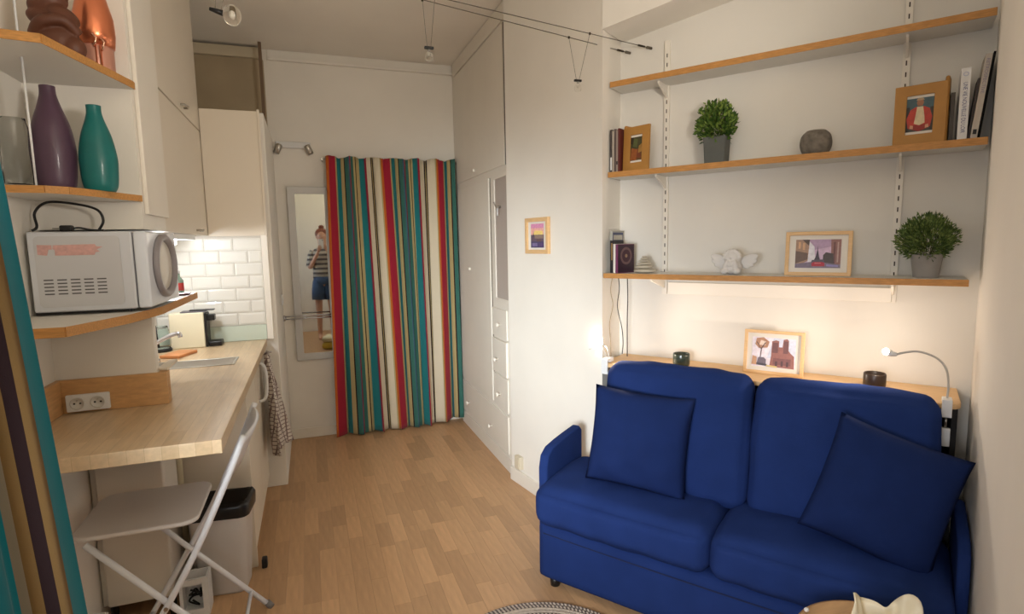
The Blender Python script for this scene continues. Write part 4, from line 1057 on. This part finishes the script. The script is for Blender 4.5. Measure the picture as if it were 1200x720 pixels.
# ================================================================ SOFA
SF = nthing('sofa', 'navy blue two-seat sofa bed below the long shelves', 'sofa', .54, 1.91, 0)
HWs = .70
obj('base', softbox(1.40, .36, .252, .022, (.004, .008, 0), 40, 12, 12, 1, .001), navy_m, SF, True, (0, .186, .166))
obj('front_seam', tube(B(), spline([(-.67, .0065, .246), (-.35, .0015, .244), (0, -.0005, .243), (.35, .0015, .244), (.67, .0065, .246)], 8), .003, 6), mat('navy_seam', (20, 32, 70), .9), SF, True)
for i, (x0, x1) in enumerate(((-.703, .018), (.022, .703))):
    def bulge(q, u):
        q = q.copy()
        if u.z > 0: q.z += -.018*max(0, -u.y)**2*u.z
        return q
    obj('seat_cushion', softbox(x1-x0, .44, .178, .055, (.004, .014, .016), 40, 26, 18, 7+i*5, .007, bulge), navy_m, SF, True, ((x0+x1)/2, .187, .381))
for i, (s0, s1) in enumerate(((1.070, .458), (.452, -.118))):
    def ridge(q, u):
        q = q.copy(); q.y += .055*(q.z/.26) ; q.z += -.010*abs(u.x)**4*(1 if u.z > 0 else 0)
        return q
    o = obj('backrest_cushion', softbox(s0-s1, .120, .500, .052, (.004, .022, .010), 40, 12, 30, 17+i*9, .009, ridge), navy_m, SF, True, (.54-(s0+s1)/2, .325, .695))
# armrests
def arm(x, w, seed):
    pts = [(.09, .06), (.09, .49), (.105, .545), (.145, .572), (.22, .584), (.30, .592), (.40, .60), (.42, .58), (.42, .06)]
    P_ = [Vector((0, a, b)) for a, b in pts]
    b = B(); n_ = len(P_)
    Ls = []
    for xx, ins in ((x-w/2, .010), (x-w/2+.008, .0), (x+w/2-.008, .0), (x+w/2, .010)):
        c = Vector((0, .26, .44)); Ls.append([b.verts.new((xx, p.y + (c.y-p.y)*ins*3, p.z + (c.z-p.z)*ins*3)) for p in P_])
    for a, c in zip(Ls, Ls[1:]):
        for i in range(n_): b.faces.new((a[i], a[(i+1) % n_], c[(i+1) % n_], c[i]))
    b.faces.new(Ls[0][::-1]); b.faces.new(Ls[-1])
    o = obj('armrest', b, navy_m, SF, True); sd = o.modifiers.new('bev', 'BEVEL'); sd.width = .016; sd.segments = 4; sd.limit_method = 'ANGLE'; sd.angle_limit = R(30)
    return o
arm(-.724, .044, 1); arm(.721, .032, 2)
for x in (-.64, .62):
    for y in (.05, .32): obj('foot', lathe(B(), [(.02, 0), (.024, .041)], x, y, 16), black_m, SF, True)
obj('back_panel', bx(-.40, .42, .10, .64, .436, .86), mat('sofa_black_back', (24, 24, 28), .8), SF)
# throw pillows
pl1 = nthing('throw_pillow', 'square navy throw pillow leaning on the left side of the sofa', 'pillow', .862, 2.095, .668, 4, None)
o = obj('pillow_cover', pillow(.415, .400, .15, seed=3), navy2_m, pl1, True, rot=(R(-13), R(2), 0))
pl2 = nthing('throw_pillow', 'square navy throw pillow tilted against the right end of the sofa', 'pillow', .026, 2.066, .660, 4, None)
o = obj('pillow_cover', pillow(.375, .40, .16, seed=8), navy2_m, pl2, True, rot=(R(-20), R(17), 0))
# ledge behind sofa
LG = nthing('ledge', 'narrow pale wood ledge with rounded end behind the sofa back', 'ledge', .45, 2.36, .908)
bpts = [(-.69, 0), (.585, 0)] + [(.585+.04*math.sin(R(a)), .04-.04*math.cos(R(a))) for a in (20, 45, 70, 90)] + [(.625, .258), (-.705, .258), (-.705, .09)]
obj('board', prism(B(), bpts, -.020, 0), birch_m, LG, bev=.003)
obj('support', bx(-.40, .19, -.907, .60, .21, -.0205), mat('shadow_black', (26, 24, 24), .8), LG)  # supports coloured black to stand for the shade of the deep gap
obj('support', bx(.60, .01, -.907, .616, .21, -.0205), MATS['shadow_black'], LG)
# tealight glasses on ledge
def cup(label, s, q, rgb, m):
    t = nthing('tealight_glass', label, 'candle holder', s, q, .9085, 0, 'tealight holders on the ledge')
    obj('cup_body', lathe(B(), [(.028, 0), (.035, .006), (.037, .015), (.037, .055), (.035, .060), (.033, .056), (.033, .012), (.027, .007)], n=32), m, t, True)
    obj('wax', lathe(B(), [(.02, .009), (.02, .022)], n=20), mat('wax', (120, 112, 96), .6), t, True); return t
cup('smoky green tealight glass left of the cathedral picture on the ledge', .812, 2.47, 0, mat('smoky_green', (84, 96, 84), .15, trans=.55))
cup('dark brown tealight glass right of the cathedral picture on the ledge', .078, 2.46, 0, mat('smoky_brown', (48, 36, 28), .35, var=.1, vscale=30))
# clip lamps
def bulb_m(): return mat('lit_bulb', (255, 226, 180), .4, emit=14)
CL = nthing('clip_lamp', 'white gooseneck clip lamp lit at the right end of the ledge', 'lamp', -.135, 2.375, .908, 0)
obj('clamp', bx(-.014, -.022, -.045, .014, .02, -.0215), white_m, CL, bev=.003); obj('clamp_top', bx(-.014, -.022, .0005, .014, .022, .016), white_m, CL, bev=.003); obj('clamp_back', bx(-.014, -.032, -.045, .014, -.0225, .016), white_m, CL, bev=.002)
obj('screw_tail', cyl(B(), (0, -.012, -.085), (0, -.012, -.046), .004), steel_m, CL, True); obj('switch_box', bx(-.014, -.02, -.15, .014, -.004, -.086), white_m, CL, bev=.003)
gp = spline([(0, .0, .016), (.001, .0, .06), (-.008, 0, .115), (-.035, 0, .150), (-.085, 0, .168), (-.130, .0, .160), (-.152, .0, .150)], 8)
obj('gooseneck', tube(B(), gp, .0035, 8), mat('lamp_grey', (186, 182, 176), .35), CL, True)
obj('lamp_head', tube(B(), [(-.148, 0, .151), (-.162, 0, .153), (-.172, 0, .156)], .008, 14, radii=[.006, .010, .012]), white_m, CL, True)
obj('lamp_bulb', ell(B(), (-.181, 0, .159), (.011, .013, .013)), bulb_m(), CL, True)
hd = N(-.135, 2.375, .908) + (-AL)*(-.199) + Vector((0, 0, .162))
WARM = (1, .86, .72)
point('clip_lamp_light_right', hd, 1.5, WARM, .010)
spot('clip_lamp_beam_right', hd - PER*.02, hd + AL*.9 - PER*.25 + Vector((0, 0, .02)), 4.6, WARM, .012, 160, .8)
CL2 = nthing('clip_lamp', 'clip lamp with glowing bulb at the left end of the ledge by the wall', 'lamp', 1.135, 2.40, .908, 0)
obj('clamp', bx(-.016, -.02, .0008, .016, .02, .022), white_m, CL2, bev=.003)
obj('clamp_back', bx(-.016, -.052, -.05, .016, -.042, .022), white_m, CL2, bev=.002); obj('clamp_bridge', bx(-.016, -.042, .008, .016, -.0202, .022), white_m, CL2, bev=.002)
hl = Vector((-.060, .02, .082))
obj('gooseneck', tube(B(), spline([(0, 0, .022), (-.008, 0, .060), (-.03, .01, .074), (-.045, .018, .076)], 8), .003, 8), MATS['lamp_grey'], CL2, True)
obj('gooseneck', tube(B(), spline([(-.014, 0, .022), (-.030, 0, .055), (-.07, .01, .060), (-.115, .02, .045)], 8), .002, 8), MATS['lamp_grey'], CL2, True)
obj('lamp_head', tube(B(), [(-.042, .016, .076), (-.052, .02, .078)], .010, 12, radii=[.006, .010]), white_m, CL2, True)
obj('lamp_bulb', ell(B(), hl, (.008, .010, .010)), bulb_m(), CL2, True)
wp = N(1.135, 2.40, .908) + (-AL)*(-.060) + PER*.02 + Vector((0, 0, .082))
point('clip_lamp_light_left', wp + (-AL)*(-.0) - PER*.03 + Vector((0, 0, .01)), .5, WARM, .008)
spot('clip_lamp_beam_left', wp - PER*.03 - AL*.015 + Vector((0, 0, .01)), wp - AL*1.0 - PER*.25 + Vector((0, 0, .22)), 11.0, WARM, .010, 130, .8)
# dangling cables left of the niche
CB = [([(1.135, 2.50, 1.307), (1.128, 2.50, 1.25), (1.138, 2.50, 1.16), (1.115, 2.50, 1.06), (1.108, 2.50, .99), (1.112, 2.50, .93)], .0022, black_m, 'thin black cable dangling from the lowest shelf to the ledge'),
      ([(1.150, 2.47, 1.307), (1.160, 2.47, 1.24), (1.148, 2.47, 1.17), (1.165, 2.47, 1.08), (1.155, 2.46, .985), (1.15, 2.455, .912)], .0022, mat('beige_cable', (170, 150, 122), .5), 'thin beige cable dangling beside the black one left of the niche'),
      ([(1.105, 2.54, 1.307), (1.102, 2.54, 1.2), (1.104, 2.54, 1.1), (1.103, 2.54, .912)], .0026, mat('dark_cable', (58, 44, 40), .5), 'straight dark cable in the left corner of the niche')]
for pts, r_, m_, lab in CB:
    tag(obj('cable', tube(B(), spline([N(*p) for p in pts], 8), r_, 6), m_, None, True), lab, 'cable')
# sockets low on the angled wall
def on_w2(y, z): 
    w = WA + W2D*((y-3.20)/W2D.y); return Vector((w.x, w.y, z))
ws = thing('wall_box', 'small beige cable box above the baseboard between wardrobe and sofa', 'junction box', on_w2(3.09, .14), W2ROT)
obj('box', bx(-.03, -.030, -.035, .03, -.0005, .045), mat('beige_plastic', (214, 202, 178), .5), ws, bev=.004); obj('cover_plate', bx(-.022, -.034, -.028, .022, -.0302, .038), MATS['beige_plastic'], ws, bev=.002)
w2s = thing('wall_socket', 'white wall socket just left of the sofa armrest', 'socket', on_w2(2.80, .165), W2ROT)
obj('plate', bx(-.038, -.010, -.038, .038, -.0005, .038), white_m, w2s, bev=.004); french_socket(w2s, 0, 0, -.0108)

# ================================================================ CABLE LIGHTS
ZW = 2.364
e1, e2 = N(1.13, 2.6195), None
W1a, W1b = Vector((1.472, 2.426, ZW)), Vector((.447, 2.139, ZW)); W2a, W2b = Vector((1.533, 2.340, ZW)), Vector((.536, 2.111, ZW))
d1_ = (W1b-W1a).normalized(); d2_ = (W2b-W2a).normalized()
def on_wall_left(p, d):  # extend to left wall
    k = (-.829 - p.x)/d.x; return p + d*k
for (a, d, lab) in ((W1a, d1_, 'farther steel cable of the cable light pair across the room'), (W2a, d2_, 'nearer steel cable of the cable light pair across the room')):
    t = thing('light_cable', lab, 'cable', a, 0, 'cable light wires')
    e = on_wall_left(a, d)
    # start on niche wall
    k = (2.618 - (a.x*PER.x + a.y*PER.y))/(d.x*PER.x + d.y*PER.y)
    a0 = a + d*k
    obj('wire', cyl(B(), a0-a, e-a, .0017, 6), wire_m, t, True)
    obj('anchor', cyl(B(), a0-a, a0-a+d*.03, .006, 10), wire_m, t, True)
    obj('tensioner', cyl(B(), a0-a+d*.045, a0-a+d*.085, .0045, 10), mat('dark_steel', (70, 62, 54), .4, metal=1), t, True)
def pendant(label, c, ta, tb):
    """c: centre of bulb-holder; ta,tb wire points"""
    t = thing('pendant_bulb', label, 'pendant lamp', c, 0, 'bare bulbs hanging from the cable pair')
    c = Vector(c)
    for p, dx in ((ta, -.007), (tb, .007)):
        q = Vector(p)-c
        obj('drop_wire', cyl(B(), (dx, 0, .004), q, .0009, 5), wire_m, t)
        obj('wire_clip', cyl(B(), q+Vector((0, 0, -.005)), q+Vector((0, 0, .004)), .0045, 8), mat('dark_steel', (70, 62, 54), .4, metal=1), t)
    obj('holder', bx(-.017, -.006, -.004, .017, .006, .005), black_m, t, bev=.002)
    obj('neck', cyl(B(), (0, 0, -.012), (0, 0, -.0045), .005, 10), steel_m, t, True)
    P_ = [(.005, -.013), (.012, -.020), (.0155, -.031), (.012, -.043), (.001, -.048)]
    obj('bulb_glass', lathe(B(), [(p.x, p.z) for p in spline([(a, 0, b) for a, b in P_], 4)], n=20), mat('bulb_glass', (250, 250, 248), .03, trans=1, ior=1.15), t, True)
    obj('filament', tube(B(), [(-.004, 0, -.02), (-.003, 0, -.03), (.003, 0, -.03), (.004, 0, -.02)], .001, 5), steel_m, t)
def wire_at(a, d, x): return a + d*((x-a.x)/d.x)
pendant('bare glass bulb hanging nearest the shelf niche', (1.141, 2.285, 2.172), wire_at(W1a, d1_, 1.120), wire_at(W2a, d2_, 1.187))
pendant('bare glass bulb hanging above the striped curtain', (.457, 2.13, 2.195), wire_at(W1a, d1_, .440), wire_at(W2a, d2_, .478))
# the kitchen-side bulb, turned towards the camera side
t = thing('pendant_bulb', 'large bare globe bulb hanging near the kitchen cupboards', 'pendant lamp', (-.178, 1.957, 2.175), 0, None)
obj('bulb_glass', ell(B(), (0, 0, 0), (.026, .026, .030), 24, 16), mat('bulb_glass', (250, 250, 248), .03, trans=1, ior=1.15), t, True)
obj('filament', ell(B(), (0, 0, 0), (.008, .008, .012), 10, 8), mat('filament_white', (235, 230, 220), .3), t, True)
obj('holder', cyl(B(), (-.060, 0, .012), (-.024, 0, .003), .005, 10, r1=.009), black_m, t, True)
for w_ in (wire_at(W1a, d1_, -.20), wire_at(W2a, d2_, -.16)):
    obj('drop_wire', cyl(B(), Vector((-.045, 0, .012)) if w_.x < -.18 else Vector((-.03, 0, .008)), w_-t.location, .0009, 5), wire_m, t)

# ================================================================ RUG, TABLE, BOWL
rug_c = Vector((.675, 1.615)); RR = .40
def braid_mat():
    return mat('braided_jute', (150, 134, 120), .95, var=.35, vscale=60, bump=.8, bscale=120)
rug = thing('round_rug', 'round braided grey-beige rug on the floor in front of the sofa', 'rug', (rug_c.x, rug_c.y, .0))
obj('backing', lathe(B(), [(RR-.012, .0005), (RR-.012, .004)], n=64), MATS.get('x') or mat('rug_back', (120, 106, 94), .95), rug)
cream_j = mat('cream_jute', (186, 172, 156), .95, var=.2, vscale=70, bump=.8, bscale=120); dark_j = mat('dark_jute', (96, 84, 80), .95, var=.2, vscale=70, bump=.8, bscale=120)
r_ = RR
k = 0
while r_ > .03:
    b = B(); n = max(24, int(2*math.pi*r_/.016)); 
    for strand in (0, 1):
        pts = []
        m_n = n*4
        for i in range(m_n):
            a = 2*math.pi*i/m_n; ph = n*a + strand*math.pi
            pts.append(((r_-.008+.0042*math.sin(ph))*math.cos(a), (r_-.008+.0042*math.sin(ph))*math.sin(a), .0085+.0028*math.cos(ph)))
        if k < 12: tube(b, pts, .0046, 5, mi=strand, closed=True)
    if k < 12: obj('braid', b, [cream_j, dark_j if k in (0, 1, 4, 5, 8) else cream_j], rug, True)
    r_ -= .017; k += 1
    if k >= 12:
        obj('rug_centre', lathe(B(), [(r_, .0045), (r_, .011), (r_*.5, .012)], n=48), braid_mat(), rug, True); break
TB = thing('side_table', 'small round wooden side table at the bottom right in front of the sofa', 'table', N(.0, 1.575, 0))
obj('top', lathe(B(), [(.150, .425), (.196, .430), (.200, .440), (.199, .452), (.190, .454), (.182, .447), (.001, .446)], n=64), mat('turned_wood', (188, 150, 108), .5, var=.12, vscale=10, stretch=(1, 5, 1)), TB, True)
for a in (60, 180, 300):
    obj('leg', cyl(B(), (.10*math.cos(R(a)), .10*math.sin(R(a)), .424), (.15*math.cos(R(a)), .15*math.sin(R(a)), .0), .014, 12, r1=.010), MATS['turned_wood'], TB, True)
bo = B(); nR, nT = 12, 96; G = []
for thk in (0, 1):
    for i in range(nR+1):
        k = i/nR; row_ = []
        for j in range(nT):
            a = 2*math.pi*j/nT
            ruff = (k**2)*(.012*math.sin(5*a+.8)+.007*math.sin(9*a+2)+.004*math.sin(14*a))
            rad = .018 + .062*k**.8 + ruff*.9
            z = .004 + .072*k**1.7 + (k**2)*(.014*math.sin(4*a+.3)+.008*math.sin(7*a)) + thk*.004*(1-k*.7)
            rad -= thk*.003
            row_.append(bo.verts.new((rad*math.cos(a), rad*math.sin(a), max(z, .0005))))
        G.append(row_)
o_, i_ = G[:nR+1], G[nR+1:]
for L_ in (o_, i_):
    for a, b in zip(L_, L_[1:]):
        for j in range(nT): bo.faces.new((a[j], a[(j+1) % nT], b[(j+1) % nT], b[j]))
for j in range(nT): bo.faces.new((o_[-1][j], o_[-1][(j+1) % nT], i_[-1][(j+1) % nT], i_[-1][j]))
bo.faces.new(o_[0][::-1]); bo.faces.new(i_[0])
FB = thing('flower_dish', 'cream ruffled flower-shaped dish on the round wooden side table', 'dish', N(-.015, 1.545, .4475))
FB.scale = (1.12, 1.12, 1.45)
obj('petal_bowl', bo, mat('cream_ceramic', (232, 220, 192), .45), FB, True)
obj('centre_knob', ell(B(), (0, 0, .024), (.022, .022, .015)), mat('cream_ceramic2', (226, 206, 170), .45), FB, True)
sp2 = tag(obj('small_shell', ell(B(), (0, 0, .0065), (.008, .006, .006), 12, 8), mat('white_ceramic', (218, 214, 210), .5), None, True, N(.178, 1.63, .4545)), 'tiny white shell on the left rim of the round side table', 'shell')

# ================================================================ THE PHOTOGRAPHER (seen in the mirror)
PH = thing('person', 'person in striped top and denim shorts holding up a phone, seen in the mirror', 'person', (.03, -.30, 0))
skin = mat('skin', (206, 158, 132), .55)
def skin_body(name, verts, edges, radii, m, parent, lev=2, root=0):
    me = bpy.data.meshes.new(name); me.from_pydata(verts, edges, []); o = link(name, me, parent)
    sk_ = o.modifiers.new('skin', 'SKIN'); sk_.use_smooth_shade = True
    for i, r_ in enumerate(radii):
        rr = r_ if isinstance(r_, tuple) else (r_, r_); me.skin_vertices[0].data[i].radius = rr
    me.skin_vertices[0].data[root].use_root = True
    sb = o.modifiers.new('sub', 'SUBSURF'); sb.levels = lev; sb.render_levels = lev
    me.materials.append(m); return o
bv = [(0, 0, .93), (0, .0, 1.08), (0, -.01, 1.25), (0, -.01, 1.38), (0, .0, 1.46), (0, .01, 1.54), (0, .02, 1.64),
      (-.09, 0, .88), (-.095, .02, .48), (-.10, 0, .08), (-.10, .12, .03), (.09, 0, .88), (.095, .02, .48), (.10, 0, .08), (.10, .12, .03),
      (-.15, -.01, 1.37), (-.20, .04, 1.13), (-.06, .22, 1.38), (.15, -.01, 1.37), (.20, .04, 1.13), (.08, .22, 1.38)]
be = [(0, 1), (1, 2), (2, 3), (3, 4), (4, 5), (5, 6), (0, 7), (7, 8), (8, 9), (9, 10), (0, 11), (11, 12), (12, 13), (13, 14), (3, 15), (15, 16), (16, 17), (3, 18), (18, 19), (19, 20)]
br = [(.13, .10), (.12, .09), (.12, .10), (.11, .08), .05, .07, .075, (.08, .08), .05, .035, .03, (.08, .08), .05, .035, .03, .05, .038, .026, .05, .038, .026]
skin_body('body', bv, be, br, skin, PH)
# clothes over the body
tb = B()
prof = [(.165, .98), (.155, 1.08), (.15, 1.2), (.155, 1.3), (.165, 1.37), (.12, 1.43), (.065, 1.455)]
lathe(tb, [(a, b) for a, b in prof], 0, -.005, 32, sy=.72, cap=False)
def band_mat():
    m = bpy.data.materials.new('striped_top'); m.use_nodes = True; nt = m.node_tree; b = nt.nodes['Principled BSDF']; b.inputs['Roughness'].default_value = .9
    tcn = nt.nodes.new('ShaderNodeTexCoord'); sp = nt.nodes.new('ShaderNodeSeparateXYZ'); a = nt.nodes.new('ShaderNodeMath'); a.operation = 'MULTIPLY'; a.inputs[1].default_value = 14; f = nt.nodes.new('ShaderNodeMath'); f.operation = 'FRACT'
    cr = nt.nodes.new('ShaderNodeValToRGB'); cr.color_ramp.interpolation = 'CONSTANT'; cr.color_ramp.elements[0].color = (*lin((190, 184, 170)), 1); cr.color_ramp.elements[1].position = .55; cr.color_ramp.elements[1].color = (*lin((92, 84, 84)), 1)
    nt.links.new(tcn.outputs['Object'], sp.inputs[0]); nt.links.new(sp.outputs[2], a.inputs[0]); nt.links.new(a.outputs[0], f.inputs[0]); nt.links.new(f.outputs[0], cr.inputs[0]); nt.links.new(cr.outputs[0], b.inputs[0]); return m
top_m = band_mat()
obj('striped_top', tb, top_m, PH, True).modifiers.new('s', 'SOLIDIFY').thickness = .006
for sg in (-1, 1):
    obj('sleeve', tube(B(), [(sg*.13, -.01, 1.385), (sg*.165, .0, 1.32), (sg*.198, .035, 1.16)], .06, 16, radii=[.062, .060, .055]), top_m, PH, True)
    obj('shorts_leg', tube(B(), [(sg*.075, 0, .93), (sg*.092, .01, .78), (sg*.097, .015, .64)], .1, 20, radii=[.095, .100, .098]), mat('denim', (66, 86, 116), .85, var=.1, vscale=60), PH, True)
obj('shorts_waist', lathe(B(), [(.15, .88), (.16, .93), (.155, 1.0)], 0, 0, 28, sy=.78), MATS['denim'], PH, True)
hm = mat('auburn_hair', (122, 62, 40), .6, bump=.5, bscale=120)
obj('hair', ell(B(), (0, -.005, 1.665), (.098, .105, .088), 24, 16), hm, PH, True); obj('hair_bun', ell(B(), (0, -.03, 1.765), (.042, .042, .036)), hm, PH, True)
hd_ = ell(B(), (0, .035, 1.622), (.074, .085, .100), 24, 16); ell(hd_, (0, .122, 1.612), (.012, .016, .02), 10, 8); ell(hd_, (-.076, .02, 1.615), (.012, .02, .03), 10, 8); ell(hd_, (.076, .02, 1.615), (.012, .02, .03), 10, 8)
hf = obj('head', hd_, skin, PH, True)
for sg in (-1, 1): obj('eye', ell(B(), (sg*.029, .108, 1.632), (.013, .008, .008), 12, 8), mat('eye_white', (236, 232, 226), .2), PH, True); obj('iris', ell(B(), (sg*.029, .1155, 1.632), (.005, .003, .005), 10, 8), mat('iris_brown', (60, 40, 30), .2), PH, True)
obj('mouth', ell(B(), (0, .114, 1.572), (.022, .008, .006), 12, 8), mat('lips', (172, 92, 86), .5), PH, True)
# hands, five fingers each, closed on the phone
for sg in (-1, 1):
    wx, wy, wz = (sg*.07-.0+.01, .22, 1.38)
    pal = [(wx, wy, wz), (wx-sg*.012, wy+.025, wz+.04), (wx-sg*.02, wy+.035, wz+.075)]
    skin_body('hand', pal, [(0, 1), (1, 2)], [(.022, .014), (.032, .014), (.030, .013)], skin, PH, 2)
    for k, ln in enumerate((.9, 1.0, .95, .8)):
        zb = wz+.030+.018*k
        f0 = Vector((wx-sg*.0, wy+.040, zb))
        skin_body('finger', [f0, f0+Vector((-sg*.022*ln, .014, .012)), f0+Vector((-sg*.045*ln, .010, .016)), f0+Vector((-sg*.058*ln, .0, .016))], [(0, 1), (1, 2), (2, 3)], [.009, .008, .0075, .006], skin, PH, 1)
    tf = Vector((wx-sg*.008, wy+.012, wz+.03))
    skin_body('thumb', [tf, tf+Vector((-sg*.022, -.004, .016)), tf+Vector((-sg*.038, -.002, .034))], [(0, 1), (1, 2)], [.011, .010, .008], skin, PH, 1)
PHN = thing('phone', 'white phone held up by the person in the mirror', 'phone', (.02, -.052, 1.43), 0)
obj('case', bx(-.036, -.0045, -.0, .036, .0045, .148), mat('phone_white', (236, 236, 236), .3), PHN, bev=.004); obj('lens', lathe(B(), [(.008, 0), (.008, .002)], n=16), black_m, PHN, loc=(.02, .0048, .13), rot=(R(-90), 0, 0))
# yellow folded blanket that the mirror shows low down
YB = thing('folded_blanket', 'folded yellow and cream blanket low in the mirror reflection', 'blanket', (.22, .55, 0), R(12))
obj('lower_fold', softbox(.46, .34, .10, .04, (.005, .01, .01), 18, 14, 8, 2, .006), mat('yellow_wool', (206, 178, 70), .9), YB, True, (0, 0, .058))
obj('upper_fold', softbox(.44, .32, .07, .03, (.005, .01, .01), 18, 14, 8, 5, .006), mat('cream_wool', (216, 206, 170), .9), YB, True, (-.01, .0, .148))

# photograph-only fix-ups: none. Unit system
S.unit_settings.system = 'METRIC'
